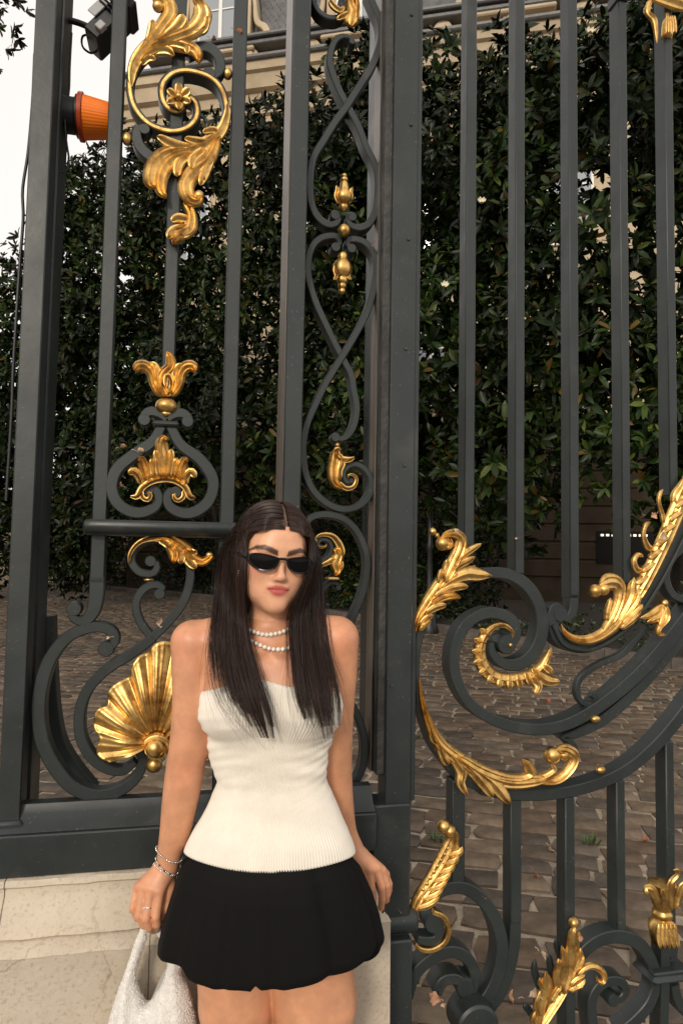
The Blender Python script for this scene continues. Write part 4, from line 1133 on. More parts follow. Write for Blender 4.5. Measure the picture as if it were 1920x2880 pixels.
# basement window with a lit strip inside it, low on the facade
u_s, z_s = bp('F2', 800, 800, .1)
u_e = bp('F2', 1250, 790, .1)[0]
M_STRIP = bpy.data.materials.new('lit_strip'); M_STRIP.use_nodes = True
e_ = M_STRIP.node_tree.nodes['Principled BSDF']; e_.inputs['Emission Color'].default_value = (1, .86, .66, 1); e_.inputs['Emission Strength'].default_value = 1.0
M_DARK = mat('dark_glass', (.008, .007, .006), .3, spec=.1)
mb = MB(); box(mb, u_s - .1, u_e + .3, -.09, -.072, z_s - .9, z_s + .12); wn = mb.build('window', M_DARK, house, 0)
mb = MB(); n_ = 9
for i in range(n_):
    a = u_s + (u_e - u_s) * i / n_; box(mb, a + .03, a + (u_e - u_s) / n_ - .04, -.13, -.095, z_s - .035, z_s + .035)
mb.build('lit_strip', M_STRIP, wn, 0)

# ------------------------------------------------------------------ trees
M_LEAF = mat('magnolia_leaf', (.03, .05, .02), .42, spec=.20, attr='col')
M_BARK = mat('bark', (.05, .04, .03), .9, var=.4, vscale=12, bump=.8, bscale=20, bdist=.02)


def leaves_mesh(name, base, dirs, nor, L, wdt, cols, m):
    n = len(base)
    side = np.cross(dirs, nor); side /= np.linalg.norm(side, axis=1)[:, None] + 1e-9
    nor = np.cross(side, dirs)
    V = np.empty((n, 7, 3), np.float32)
    V[:, 0] = base
    mid = base + dirs * (L * .55)[:, None]
    m1, m2 = base + dirs * (L * .36)[:, None], base + dirs * (L * .74)[:, None] - nor * (L * .04)[:, None]
    V[:, 1] = m1 + side * (wdt * .43)[:, None] + nor * (wdt * .14)[:, None]
    V[:, 2] = m1 - side * (wdt * .43)[:, None] + nor * (wdt * .14)[:, None]
    V[:, 3] = m2 + side * (wdt * .40)[:, None] + nor * (wdt * .12)[:, None]
    V[:, 4] = m2 - side * (wdt * .40)[:, None] + nor * (wdt * .12)[:, None]
    V[:, 5] = base + dirs * L[:, None] - nor * (L * .12)[:, None]
    V[:, 6] = mid - nor * (wdt * .02)[:, None]
    F = np.array([(0, 1, 6), (0, 6, 2), (1, 3, 6), (2, 6, 4), (3, 5, 6), (4, 6, 5)])
    loops = (np.arange(n)[:, None, None] * 7 + F[None]).reshape(-1)
    me = bpy.data.meshes.new(name)
    me.vertices.add(n * 7); me.vertices.foreach_set('co', V.ravel())
    me.loops.add(len(loops)); me.loops.foreach_set('vertex_index', loops.astype(np.int32))
    me.polygons.add(n * 6); me.polygons.foreach_set('loop_start', np.arange(0, n * 18, 3, dtype=np.int32))
    me.polygons.foreach_set('use_smooth', np.ones(n * 6, bool))
    me.update(calc_edges=True)
    me.materials.append(m)
    set_col(me, np.repeat(cols, 7, axis=0))
    return me


def unit(v):
    return v / (np.linalg.norm(v, axis=-1, keepdims=True) + 1e-9)


LEAFPAL = np.array([(.016, .040, .009), (.024, .056, .012), (.036, .074, .016), (.060, .105, .022), (.012, .026, .008), (.115, .160, .035), (.115, .070, .014), (.16, .12, .025)])
LEAFPAL = LEAFPAL * np.array([.36, .34, .25])
LEAFPRB = np.array([.25, .22, .15, .10, .18, .05, .04, .01])


def rosettes(centres, out, per=8, Lm=.19, wr=.36):
    """terminal whorls of leaves at centres, pointing along out"""
    n = len(centres)
    o = unit(out)
    a = unit(np.cross(o, rng.normal(size=(n, 3)))); b = np.cross(o, a)
    th = (np.arange(per) * 2 * math.pi / per)[None, :] + rng.uniform(0, 6.3, (n, 1)) + rng.normal(0, .25, (n, per))
    el = rng.uniform(.1, 1.1, (n, per))
    d = np.cos(el)[..., None] * (np.cos(th)[..., None] * a[:, None] + np.sin(th)[..., None] * b[:, None]) + np.sin(el)[..., None] * o[:, None]
    d = unit(d + rng.normal(0, .12, d.shape) + np.array([0, 0, -.12]))
    nor = unit(o[:, None] + rng.normal(0, .35, d.shape))
    L = Lm * rng.uniform(.55, 1.15, (n, per)) * rng.uniform(.7, 1.15, (n, 1))
    col = LEAFPAL[rng.choice(8, (n, per), p=LEAFPRB)] * rng.uniform(.75, 1.25, (n, per, 1))
    return (np.repeat(centres[:, None], per, 1).reshape(-1, 3), d.reshape(-1, 3), nor.reshape(-1, 3), L.ravel(), (L * wr).ravel(), col.reshape(-1, 3))


def tree(name, label, foot, clumps, dens=1.0, Lm=.19, group=None, trunk_r=.16, per=8):
    t = thing(name, label, 'tree', (foot[0], foot[1], 0), 0, group)
    f0 = np.array([foot[0], foot[1], 0])
    cs, os_, cf = [], [], []
    for (x, y, z, r) in clumps:
        n = int(95 * dens * r * r * min(1.6, (.19 / Lm) ** 1.5))
        v = unit(rng.normal(size=(n, 3)))
        rr = r * rng.uniform(.55, 1.08, n)
        cs.append(np.array([x, y, z]) + v * rr[:, None] * np.array([1, .85, 1]))
        os_.append(v + np.array([0, -.25, .25]))
        cf.append(np.full(n, rng.choice([.6, .8, 1.0, 1.25, 1.7], p=[.2, .2, .25, .2, .15])))
    dat = rosettes(np.concatenate(cs) - f0, np.concatenate(os_), per, Lm)
    dat = (*dat[:5], dat[5] * np.repeat(np.concatenate(cf), per)[:, None])
    link('crown', leaves_mesh('crown', *dat, M_LEAF), t)
    mb = MB()
    top = np.mean([c[:3] for c in clumps], axis=0) - f0
    zt = max(c[2] for c in clumps)
    stem = np.array([(0, 0, -.05), (top[0] * .15, top[1] * .15, zt * .25), (top[0] * .6, top[1] * .6, zt * .55), (top[0], top[1], zt * .85)])
    tube(mb, stem, [trunk_r, trunk_r * .85, trunk_r * .55, trunk_r * .2], 9, .25)
    for (x, y, z, r) in clumps[::2]:
        e = np.array([x, y, z]) - f0
        s_ = min(.9, max(.2, (e[2] - .8) / (zt + .1)))
        b0 = np.array([np.interp(s_ * zt * .85, stem[:, 2], stem[:, i]) for i in range(3)])
        tube(mb, [b0, (b0 + e) / 2 + np.array([0, 0, .15]), e], [trunk_r * .35, trunk_r * .22, trunk_r * .08], 6, .3)
    mb.build('trunk', M_BARK, t, 60)
    return t


SKX = [-200, 0, 60, 130, 160, 210, 280, 340, 480, 560, 650, 720, 760, 830, 930, 1000, 1100, 1200, 1260, 1320, 1400, 1568, 1800]
SKY = [640, 615, 560, 420, 375, 330, 285, 285, 262, 240, 215, 150, 80, 60, 45, 55, 40, 50, 75, 20, -60, -120, -120]


def depth_at(px):
    return np.interp(px, [-100, 200, 600, 900, 1300, 1700], [19, 17.5, 14.5, 12.2, 9.6, 8.6])


def clump_field(x0, x1, seed):
    r_ = np.random.default_rng(seed)
    out = []
    px = x0
    while px < x1:
        Y0 = depth_at(px)
        stepp = 1.15 / Y0 * 1568
        top = np.interp(px, SKX, SKY)
        py = top + 1.05 / Y0 * 1568 * .95
        first = True
        bot = np.interp(px, [0, 190, 230, 500, 900, 1300, 1568], [1290, 1290, 1130, 1120, 1120, 1080, 1120])
        while py < bot:
            r = r_.uniform(.85, 1.15)
            if first: r = .95
            ddx = r_.uniform(-.3, .3) * stepp
            pyj = py + (0 if first else r_.uniform(-.2, .2) * stepp)
            xj = px + ddx
            pyj = max(pyj, np.interp(xj, SKX, SKY) + r * 1.0 / Y0 * 1568)
            p = W(xj, pyj, Y0 + r_.uniform(-.5, .9))
            out.append((*p, r))
            if r_.random() < .55:
                p = W(px + r_.uniform(-.5, .5) * stepp, pyj + .35 * stepp, Y0 + r_.uniform(1.4, 2.6)); out.append((*p, r * 1.15))
            py += stepp * .98
            first = False
        px += stepp
    return out


G_T = 'magnolia trees in the courtyard'
tree('magnolia_tree', 'glossy dark magnolia tree seen left of the corner post beyond the gate', (-10.4, 29.0), clump_field(-140, 185, 1), 1.2, .28, G_T)
tree('magnolia_tree', 'glossy dark magnolia tree behind the left railing panel, below the slate roof', (-4.0, 23.0), clump_field(190, 420, 2), 2.2, .25, G_T)
tree('magnolia_tree', 'dark magnolia tree behind the chain of loops and the woman', (-.4, 19.0), clump_field(455, 850, 3), 2.0, .25, G_T)
tree('magnolia_tree', 'tall magnolia tree behind the first tall gate bars right of the stile', (2.9, 15.0), clump_field(880, 1210, 4), 2.3, .25, G_T)
tree('magnolia_tree', 'tall magnolia tree with bronze leaves behind the rightmost gate bars', (6.2, 12.5), clump_field(1250, 1720, 5), 2.3, .24, G_T)
tree('magnolia_tree', 'magnolia tree at the far left edge beyond the corner post', (-16.5, 31.0), clump_field(-560, -190, 6), .6, .30, G_T)
# branch entering at the top left from a tree beside the railing
p = W(-40, -20, 6.2)
tree('lime_tree', 'dark leafy branch hanging into the top left corner against the sky', (-5.3, 6.6), [(p[0] + .0, p[1], p[2], .62), (p[0] - .7, p[1] + .2, p[2] + .3, .9), (p[0] - .6, p[1], p[2] + 1.0, 1.0), (p[0] - 1.4, p[1] + .4, p[2] + .6, 1.1)], 1.1, .12, None, .12)

for (x0, x1, lab) in ((225, 330, 'dark laurel bush under the trees between the left bars'), (400, 560, 'dark laurel bush under the trees left of the woman'), (700, 870, 'dark laurel bush under the trees right of the woman'), (960, 1100, 'dark laurel bush by the lamp post under the trees')):
    cl = []
    for px in np.arange(x0, x1, 42):
        Yk = np.interp(px, [127, 495, 834, 1276], [27.3, 21.6, 15.4, 11]) + 1.6
        for z in (.8, 1.9):
            p = W(px, 1272, Yk + rng.uniform(0, .6)); cl.append((p[0], p[1], z + rng.uniform(-.2, .2), rng.uniform(.75, 1.0)))
    tree('laurel_bush', lab, (np.mean([c[0] for c in cl]), np.mean([c[1] for c in cl])), cl, 1.6, .15, 'laurel bushes', .05)['category'] = 'bush'

# white blossoms in the foliage
M_PETAL = mat('magnolia_petal', (.72, .66, .50), .6)
for px, py, lab in ((1020, 658, 'creamy white magnolia blossom between the stile and the first gate bar'), (1104, 466, 'small pale magnolia blossom right of the first gate bar'), (1352, 78, 'pale green magnolia bud high between the third and fourth gate bars')):
    p = W(px, py, depth_at(px) - 1.15)
    fl = thing('magnolia_flower', lab, 'flower', p, 0, 'magnolia blossoms')
    for i in range(7):
        a = i * 2 * math.pi / 7 + rng.uniform(-.2, .2); mb = MB(); rr = .055
        th_ = np.linspace(0, 1, 6)
        V = []
        for t_ in th_:
            wv = .032 * math.sin(math.pi * (t_ * .9 + .06)); r0 = rr * (.2 + t_) ; z = .055 * t_ ** 2
            for s_ in (-1, 0, 1):
                V.append((r0 * math.cos(a) - s_ * wv * math.sin(a), r0 * math.sin(a) + s_ * wv * math.cos(a), z + .01 * abs(s_)))
        mb.add(V, grid_faces(6, 3)); o = mb.build('petal', M_PETAL, fl, 180); o.rotation_euler = (rad(60), 0, 0)

# low evergreen cover at the foot of the trees
M_IVY = mat('ground_cover_leaf', (.03, .05, .02), .45, spec=.5, attr='col')
pts = []
for i in range(1700):
    x = rng.uniform(-9, 6); k_ = kerb_y(x)
    h = .55 + .35 * math.sin(x * 1.7) + .2 * math.sin(x * 4.1 + 1)
    off = rng.uniform(.3, 1.7)
    pts.append((x + off * .7, k_ + off * .75, .12 + max(.1, h) * rng.uniform(.1, 1) * min(1, off / .6)))
pts = np.array(pts)
link('ground_cover', leaves_mesh('ground_cover', *rosettes(pts, np.tile([0, -.6, .7], (len(pts), 1)), 6, .09, .55), M_IVY))
tag(bpy.data.objects['ground_cover'], 'low dark evergreen ground cover along the courtyard kerb', 'ground cover', None, 'stuff')
# leggy shrub at the left
p = W(218, 1330, 19.5); sh_ = thing('shrub', 'small leggy shrub by the kerb seen between the corner post and left bar', 'shrub', (p[0], p[1], .12))
mb = MB(); tips = []
for i in range(9):
    e = np.array([rng.uniform(-.6, .6), rng.uniform(-.3, .3), rng.uniform(.7, 1.5)]); tube(mb, [(0, 0, 0), e * .5 + np.array([0, 0, .1]), e], [.018, .012, .005], 5, .1); tips += [e * s for s in np.linspace(.45, 1.05, 9)]
mb.build('stems', M_BARK, sh_, 60)
tips = np.array(tips); link('foliage', leaves_mesh('foliage', *rosettes(tips, unit(tips) + np.array([0, -.4, .2]), 7, .12, .4), M_LEAF), sh_)

# ------------------------------------------------------------------ lamp post, inner railing
M_BLACK = mat('black_cast_iron', (.012, .012, .012), .45)
p = W(1040 / 1.2245, 1500, 14.2)
p = W(986, 1340, 13.2)
lp = thing('lamp_post', 'dark cast iron lamp post just right of the gate stile under the trees', 'lamp post', (p[0], p[1], 0))
mb = MB(); lathe(mb, [(.16, 0), (.17, .12), (.13, .2), (.12, .5), (.09, .55), (.10, .62), (.055, .75), (.05, 1.6), (.075, 1.66), (.05, 1.74), (.042, 3.2), (.07, 3.25), (.07, 3.3), (.03, 3.4)], (0, 0, 0), 16); mb.build('column', M_BLACK, lp, 40)
mb = MB(); lathe(mb, [(.06, 3.4), (.10, 3.42), (.17, 3.9), (.18, 3.92)], (0, 0, 0), 6); mb.build('lantern', M_GLASS, lp, 0)
mb = MB(); lathe(mb, [(.20, 3.92), (.16, 4.0), (.06, 4.12), (.03, 4.2), (.01, 4.28)], (0, 0, 0), 6); mb.build('lantern_cap', M_BLACK, lp, 0)
p0, p1 = W(110, 1300, 24.5), W(262, 1300, 24.2)
gwl = tag(thing('garden_wall', 'low cream garden wall far behind the corner post', 'wall', (0, 0, 0)), kind='thing')
mb = MB(); box(mb, -34, -8.2, 28.5, 29.0, -.02, 3.6, .02); mb.build('wall', M_CREAM, gwl, 0); mb = MB(); box(mb, -34, -8.1, 28.42, 29.08, 3.602, 3.75, .02); mb.build('coping', M_CREAM, gwl, 0)
ir = thing('iron_fence', 'distant black iron fence far behind the corner post', 'fence', (p0[0], p0[1], 0), math.atan2(p1[1] - p0[1], p1[0] - p0[0]))
ln = np.linalg.norm(p1 - p0)
n_ = int(ln / .13)
for i in range(n_):
    mb = MB(); box(mb, i * .13, i * .13 + .03, 0, .03, .12, 4.1 - .25 * (i % 2)); mb.build('bar', M_BLACK, ir, 0)
for z in (.35, 1.1, 2.3, 3.4):
    mb = MB(); box(mb, 0, ln, -.01, .04, z, z + .08); mb.build('rail', M_BLACK, ir, 0)
# ------------------------------------------------------------------ the woman: one continuous body surface from a distance field
def smin(a, b, k):
    h = np.clip(.5 + .5 * (b - a) / k, 0, 1)
    return b * (1 - h) + a * h - k * h * (1 - h)


class Field:
    def __init__(s, lo, hi, h):
        s.lo, s.h = np.array(lo, float), h
        s.n = np.ceil((np.array(hi) - s.lo) / h).astype(int) + 1
        s.D = np.full(s.n, .08, np.float32)

    def sub(s, lo, hi):
        a = np.clip(np.floor((np.array(lo) - s.lo) / s.h).astype(int), 0, s.n)
        b = np.clip(np.ceil((np.array(hi) - s.lo) / s.h).astype(int) + 1, 0, s.n)
        ax = [(s.lo[i] + np.arange(a[i], b[i]) * s.h).astype(np.float32) for i in range(3)]
        return tuple(slice(a[i], b[i]) for i in range(3)), np.meshgrid(*ax, indexing='ij', sparse=True)

    def put(s, fn, lo, hi, k, op='add', pad=.05):
        sl, (X, Y, Z) = s.sub(np.array(lo) - pad, np.array(hi) + pad)
        d = fn(X, Y, Z).astype(np.float32)
        s.D[sl] = smin(s.D[sl], d, k) if op == 'add' else -smin(-s.D[sl], d, k)

    def cap(s, p, q, r0, r1, k=.01):
        p, q = np.array(p, float), np.array(q, float)
        pq = q - p
        L2 = pq @ pq

        def fn(X, Y, Z):
            t = np.clip(((X - p[0]) * pq[0] + (Y - p[1]) * pq[1] + (Z - p[2]) * pq[2]) / L2, 0, 1)
            return np.sqrt((X - p[0] - t * pq[0]) ** 2 + (Y - p[1] - t * pq[1]) ** 2 + (Z - p[2] - t * pq[2]) ** 2) - (r0 + (r1 - r0) * t)
        m = max(r0, r1)
        s.put(fn, np.minimum(p, q) - m, np.maximum(p, q) + m, k)

    def chain(s, pts, rs, k=.01):
        for i in range(len(pts) - 1):
            s.cap(pts[i], pts[i + 1], rs[i], rs[i + 1], k)

    def ell(s, c, r, R=None, k=.01, op='add'):
        c, r = np.array(c, float), np.array(r, float)
        R = np.eye(3) if R is None else R

        def fn(X, Y, Z):
            dx, dy, dz = X - c[0], Y - c[1], Z - c[2]
            a = [(R[i, 0] * dx + R[i, 1] * dy + R[i, 2] * dz) for i in range(3)]
            k0 = np.sqrt(sum((a[i] / r[i]) ** 2 for i in range(3)))
            k1 = np.sqrt(sum((a[i] / r[i] ** 2) ** 2 for i in range(3))) + 1e-6
            return k0 * (k0 - 1) / k1
        m = r.max()
        s.put(fn, c - m, c + m, k, op)

    def at(s, P):
        g = (np.asarray(P) - s.lo) / s.h
        g = np.clip(g, 0, s.n - 1.001)
        i = g.astype(int); f = g - i
        out = 0
        for dx in (0, 1):
            for dy in (0, 1):
                for dz in (0, 1):
                    w = (f[..., 0] if dx else 1 - f[..., 0]) * (f[..., 1] if dy else 1 - f[..., 1]) * (f[..., 2] if dz else 1 - f[..., 2])
                    out = out + w * s.D[i[..., 0] + dx, i[..., 1] + dy, i[..., 2] + dz]
        return out

    def hit(s, px, py, off=0.0, y0=1.15):
        """world point where the line of sight through (px, py) first comes within off of the surface"""
        Ys = np.arange(y0, 1.75, .002)
        P = np.array([W(px, py, y) for y in (1.0,)])[0]
        d = P - CAM_P
        pts = CAM_P + d[None] * Ys[:, None]
        v = s.at(pts)
        i = np.argmax(v < off)
        return pts[i]

    def mesh(s):
        D, h = s.D, s.h
        neg = D < 0
        c = np.zeros(np.array(D.shape) - 1, np.int8)
        for dx in (0, 1):
            for dy in (0, 1):
                for dz in (0, 1):
                    c += neg[dx:dx + c.shape[0], dy:dy + c.shape[1], dz:dz + c.shape[2]]
        I = np.stack(np.nonzero((c > 0) & (c < 8)), 1)
        acc = np.zeros((len(I), 3)); cnt = np.zeros(len(I))
        for ax in range(3):
            for u in (0, 1):
                for v in (0, 1):
                    o = np.zeros(3, int); b = [i for i in range(3) if i != ax]
                    o[b[0]], o[b[1]] = u, v
                    A = I + o; B = A.copy(); B[:, ax] += 1
                    da, db = D[A[:, 0], A[:, 1], A[:, 2]], D[B[:, 0], B[:, 1], B[:, 2]]
                    m = (da < 0) != (db < 0)
                    t = da[m] / (da[m] - db[m])
                    p = o[None].repeat(m.sum(), 0).astype(float); p[:, ax] += t
                    acc[m] += p; cnt[m] += 1
        V = s.lo + (I + acc / cnt[:, None]) * h
        idx = np.full(c.shape, -1, np.int32); idx[I[:, 0], I[:, 1], I[:, 2]] = np.arange(len(I))
        F = []
        for ax in range(3):
            b = [i for i in range(3) if i != ax]
            lo = [slice(None)] * 3; hi = [slice(None)] * 3
            lo[ax], hi[ax] = slice(0, -1), slice(1, None)
            ch = neg[tuple(lo)] != neg[tuple(hi)]
            E = np.stack(np.nonzero(ch), 1)
            E = E[(E[:, b[0]] > 0) & (E[:, b[1]] > 0) & (E[:, b[0]] < c.shape[b[0]]) & (E[:, b[1]] < c.shape[b[1]])]
            q = []
            for u, v in ((0, 0), (1, 0), (1, 1), (0, 1)):
                e = E.copy(); e[:, b[0]] -= u; e[:, b[1]] -= v
                q.append(idx[e[:, 0], e[:, 1], e[:, 2]])
            q = np.stack(q, 1)
            fl = neg[E[:, 0], E[:, 1], E[:, 2]] ^ (ax == 1)
            q[fl] = q[fl][:, ::-1]
            F.append(q)
        F = np.concatenate(F)
        return V, F[(F >= 0).all(1)]


def quads(name, V, F, m, parent=None, smooth=True):
    me = bpy.data.meshes.new(name)
    n, k = F.shape
    me.vertices.add(len(V)); me.vertices.foreach_set('co', np.asarray(V, np.float32).ravel())
    me.loops.add(n * k); me.loops.foreach_set('vertex_index', F.astype(np.int32).ravel())
    me.polygons.add(n); me.polygons.foreach_set('loop_start', np.arange(0, n * k, k, dtype=np.int32))
    me.polygons.foreach_set('use_smooth', np.full(n, smooth))
    me.update(calc_edges=True)
    me.materials.append(m)
    return link(name, me, parent)


def relax(V, F, it=1, lam=.5):
    E = np.concatenate([F[:, [i, (i + 1) % F.shape[1]]] for i in range(F.shape[1])])
    for _ in range(it):
        acc = np.zeros_like(V); cnt = np.zeros(len(V))
        for a, b in ((0, 1), (1, 0)):
            for j in range(3):
                acc[:, j] += np.bincount(E[:, a], V[E[:, b], j], len(V))
            cnt += np.bincount(E[:, a], minlength=len(V))
        V = V + lam * (acc / np.maximum(cnt, 1)[:, None] - V)
    return V


TY = 1.475                                  # depth of the torso axis
# torso silhouette: picture row, left and right edge, half depth, depth shift
TS = np.array([(1448, 520, 725, .055, .015), (1475, 478, 765, .072, .012), (1510, 468, 776, .085, .006), (1560, 470, 774, .092, 0), (1620, 466, 779, .092, 0), (1650, 464, 778, .090, 0), (1680, 484, 760, .086, 0), (1740, 487, 745, .080, .0), (1790, 508, 743, .078, .0), (1850, 484, 770, .090, -.002), (1900, 460, 788, .10, -.004), (1950, 446, 796, .100, -.006), (2050, 436, 806, .105, -.004), (2120, 450, 806, .095, 0), (2165, 500, 745, .06, 0)], float)
_l = np.array([W(r[1], r[0], TY) for r in TS]); _r = np.array([W(r[2], r[0], TY) for r in TS])
TZ = ((_l + _r) / 2)[:, 2]; TX = (_l[:, 0] + _r[:, 0]) / 2; TA = (_r[:, 0] - _l[:, 0]) / 2; TB = TS[:, 3]; TC = TY + TS[:, 4]
_zz = np.linspace(TZ.min(), TZ.max(), 300)


def _sm(v):
    y = np.interp(_zz, TZ[::-1], v[::-1])
    k = np.hanning(13); k /= k.sum()
    return np.convolve(np.pad(y, 6, mode='edge'), k, 'valid')


_tab = [_sm(v) for v in (TX, TC, TA, TB)]
BUST = [(W(545, 1628, 1.408), (.063, .050, .056)), (W(703, 1625, 1.408), (.063, .050, .056))]


def torso(X, Y, Z, bust=True):
    cx, cy, a, b = (np.interp(Z, _zz, t).astype(np.float32) for t in _tab)
    q = ((np.abs(X - cx) / a) ** 2.35 + (np.abs(Y - cy) / b) ** 2.35) ** (1 / 2.35)
    d = (q - 1) * np.minimum(a, b)
    dz = np.maximum(_zz[0] - Z, Z - _zz[-1])
    d = np.maximum(d, dz)
    if bust:
        for c, r in BUST:
            k0 = np.sqrt(((X - c[0]) / r[0]) ** 2 + ((Y - c[1]) / r[1]) ** 2 + ((Z - c[2]) / r[2]) ** 2)
            d = smin(d, (k0 - 1) * .052, .035)
    return d


woman = thing('person', 'woman in dark sunglasses, white ribbed strapless top and black bubble skirt leaning against the plinth', 'person', (W(620, 1700, TY)[0], TY - .03, 0))
PO = np.array(woman.location)
F_ = Field((-.47, 1.15, -.01), (.17, 1.72, 1.66), .0027)
F_.put(torso, (TX.min() - .25, 1.32, _zz[0]), (TX.max() + .25, 1.62, _zz[-1]), .01)
# shoulders, neck
nk0, nk1 = W(616, 1478, 1.478), W(624, 1375, 1.462)
F_.chain([W(606, 1466, 1.482), W(520, 1463, 1.485), W(446, 1474, 1.475)], [.042, .040, .044], .03)
F_.chain([W(640, 1462, 1.482), W(712, 1456, 1.488), W(772, 1464, 1.482)], [.042, .040, .043], .03)
F_.cap(nk0, nk1, .0455, .0435, .03)
F_.cap(W(596, 1497, 1.405), W(490, 1468, 1.44), .0075, .007, .022)
F_.cap(W(645, 1496, 1.405), W(735, 1462, 1.445), .0075, .007, .022)
def arm(pts, rs, k):
    S = spline(np.c_[np.array(pts), np.array(rs)], n=26)
    for _ in range(3):
        S[1:-1, 3] = .25 * S[:-2, 3] + .5 * S[1:-1, 3] + .25 * S[2:, 3]
    P_, R_ = S[:, :3], S[:, 3]

    def fn(X, Y, Z):
        best = None
        for i in range(len(P_) - 1):
            p, pq = P_[i], P_[i + 1] - P_[i]
            t = np.clip(((X - p[0]) * pq[0] + (Y - p[1]) * pq[1] + (Z - p[2]) * pq[2]) / (pq @ pq), 0, 1)
            d = np.sqrt((X - p[0] - t * pq[0]) ** 2 + (Y - p[1] - t * pq[1]) ** 2 + (Z - p[2] - t * pq[2]) ** 2) - (R_[i] + (R_[i + 1] - R_[i]) * t)
            best = d if best is None else np.minimum(best, d)
        return best
    F_.put(fn, P_.min(0) - .05, P_.max(0) + .05, k, pad=.02)


# arms
arm([W(442, 1476, 1.472), W(438, 1530, 1.465), W(438, 1600, 1.462), W(434, 1700, 1.462), W(425, 1770, 1.468), W(412, 1850, 1.474), W(403, 1905, 1.476), W(392, 1952, 1.478), W(386, 1985, 1.478)],
         [.043, .0405, .0375, .039, .0405, .0365, .0325, .0265, .0235], .016)
arm([W(776, 1466, 1.482), W(778, 1530, 1.49), W(773, 1610, 1.50), W(770, 1700, 1.525), W(770, 1780, 1.56), W(776, 1850, 1.585), W(788, 1910, 1.60), W(808, 1948, 1.605), W(820, 1968, 1.605)],
         [.042, .040, .0385, .0375, .0375, .036, .031, .0255, .0235], .016)
# her right hand, closed on the bag strap
AD = .108
wr = W(384, 1990, 1.378 + AD)
HR = [[(318, 2038, 1.358), (306, 2085, 1.348), (316, 2108, 1.352), (330, 2116, 1.368)], [(331, 2036, 1.349), (319, 2102, 1.336), (330, 2124, 1.343), (345, 2130, 1.362)],
      [(348, 2041, 1.343), (336, 2109, 1.330), (343, 2130, 1.338), (353, 2137, 1.358)], [(367, 2047, 1.343), (359, 2105, 1.332), (362, 2122, 1.339), (362, 2132, 1.358)]]
HRr = [tuple(v * 1.04 for v in q) for q in [(.0088, .0078, .0072, .0066), (.0094, .0084, .0078, .0070), (.0098, .0087, .0080, .0072), (.0098, .0088, .0080, .0072)]]
HR = [[(x, y, d + AD) for x, y, d in f] for f in HR]
for f, r in zip(HR, HRr):
    k_ = W(*f[0])
    F_.cap(wr + (k_ - wr) * .12, k_, .0175, .0112, .014)
for f, r in zip(HR, HRr):
    F_.chain([W(*q) for q in f], r, .0016)
F_.chain([wr + np.array([.004, .004, -.01]), W(388, 2045, 1.368 + AD), W(382, 2085, 1.360 + AD), W(370, 2112, 1.362 + AD)], [.017, .0125, .0098, .008], .008)
# her left hand on the plinth
wl = W(822, 1972, 1.605)
HL = [[(846, 1994, 1.592), (853, 2040, 1.590), (856, 2062, 1.602), (856, 2076, 1.622)], [(862, 1994, 1.596), (876, 2036, 1.592), (877, 2064, 1.604), (875, 2086, 1.622)],
      [(875, 2000, 1.606), (888, 2032, 1.606), (889, 2052, 1.618), (887, 2068, 1.634)], [(884, 2008, 1.620), (893, 2030, 1.624), (893, 2044, 1.634), (891, 2054, 1.646)]]
for f, r in zip(HL, HRr[::-1]):
    k_ = W(*f[0])
    F_.cap(wl + (k_ - wl) * .12, k_, .018, .0115, .014)
for f, r in zip(HL, HRr[::-1]):
    F_.chain([W(*q) for q in f], r, .0016)
F_.chain([wl + np.array([-.002, -.004, -.01]), W(826, 2030, 1.585), W(838, 2062, 1.592), W(846, 2082, 1.612)], [.017, .0125, .0098, .008], .008)
# legs
for pts, rs in (([W(548, 2150, 1.475), W(545, 2300, 1.468), W(552, 2420, 1.47)], [.090, .078, .068]), ([W(704, 2150, 1.475), W(722, 2300, 1.468), W(712, 2420, 1.47)], [.092, .086, .072])):
    F_.chain(pts, rs, .006)
    kx = pts[-1]
    F_.chain([kx, (kx[0], 1.48, .36), (kx[0] + .0, 1.49, .26), (kx[0], 1.50, .10)], [rs[-1], .056, .055, .036], .02)
    F_.chain([(kx[0], 1.50, .075), (kx[0] - .005, 1.42, .04), (kx[0] - .01, 1.33, .022)], [.038, .032, .022], .02)
# head
HC = W(628, 1281, 1.448)
yaw, roll_, pit = rad(17), rad(4.3), rad(-2)
ey = np.array([math.sin(yaw) * math.cos(pit), -math.cos(yaw) * math.cos(pit), math.sin(pit)])
uz = np.array([math.sin(roll_), 0, math.cos(roll_)])
ez = uz - ey * (uz @ ey); ez /= np.linalg.norm(ez)
ex = np.cross(ez, ey)
HRm = np.stack([ex, ey, ez])                # rows: local axes


def hl(x, y, z):
    return HC + ex * x + ey * y + ez * z


def hell(c, r, k=.01, op='add'):
    F_.ell(hl(*c), r, HRm, k, op)


hell((0, -.018, .034), (.072, .090, .076), .02)
hell((0, .022, -.018), (.0605, .060, .076), .03)
hell((0, .030, -.064), (.042, .046, .040), .03)
hell((0, .059, -.095), (.019, .017, .0145), .022)
for s in (-1, 1):
    hell((s * .040, .050, -.022), (.020, .022, .022), .025)
    hell((s * .036, .030, -.056), (.016, .026, .022), .025)
    hell((s * .024, .073, .016), (.022, .010, .008), .014)
    hell((s * .030, .090, -.004), (.015, .012, .010), .012, 'sub')
    hell((s * .032, .074, -.005), (.012, .010, .009), .008)
    hell((s * .068, -.006, -.014), (.006, .014, .024), .008)
    hell((s * .0085, .0850, -.0392), (.0066, .0085, .0060), .006)
hell((0, .066, .042), (.036, .016, .026), .03)
F_.cap(hl(0, .078, .006), hl(0, .0920, -.030), .0055, .0066, .011)
hell((0, .0945, -.0355), (.0078, .0080, .0072), .007)
hell((0, .072, -.046), (.010, .009, .010), .012)
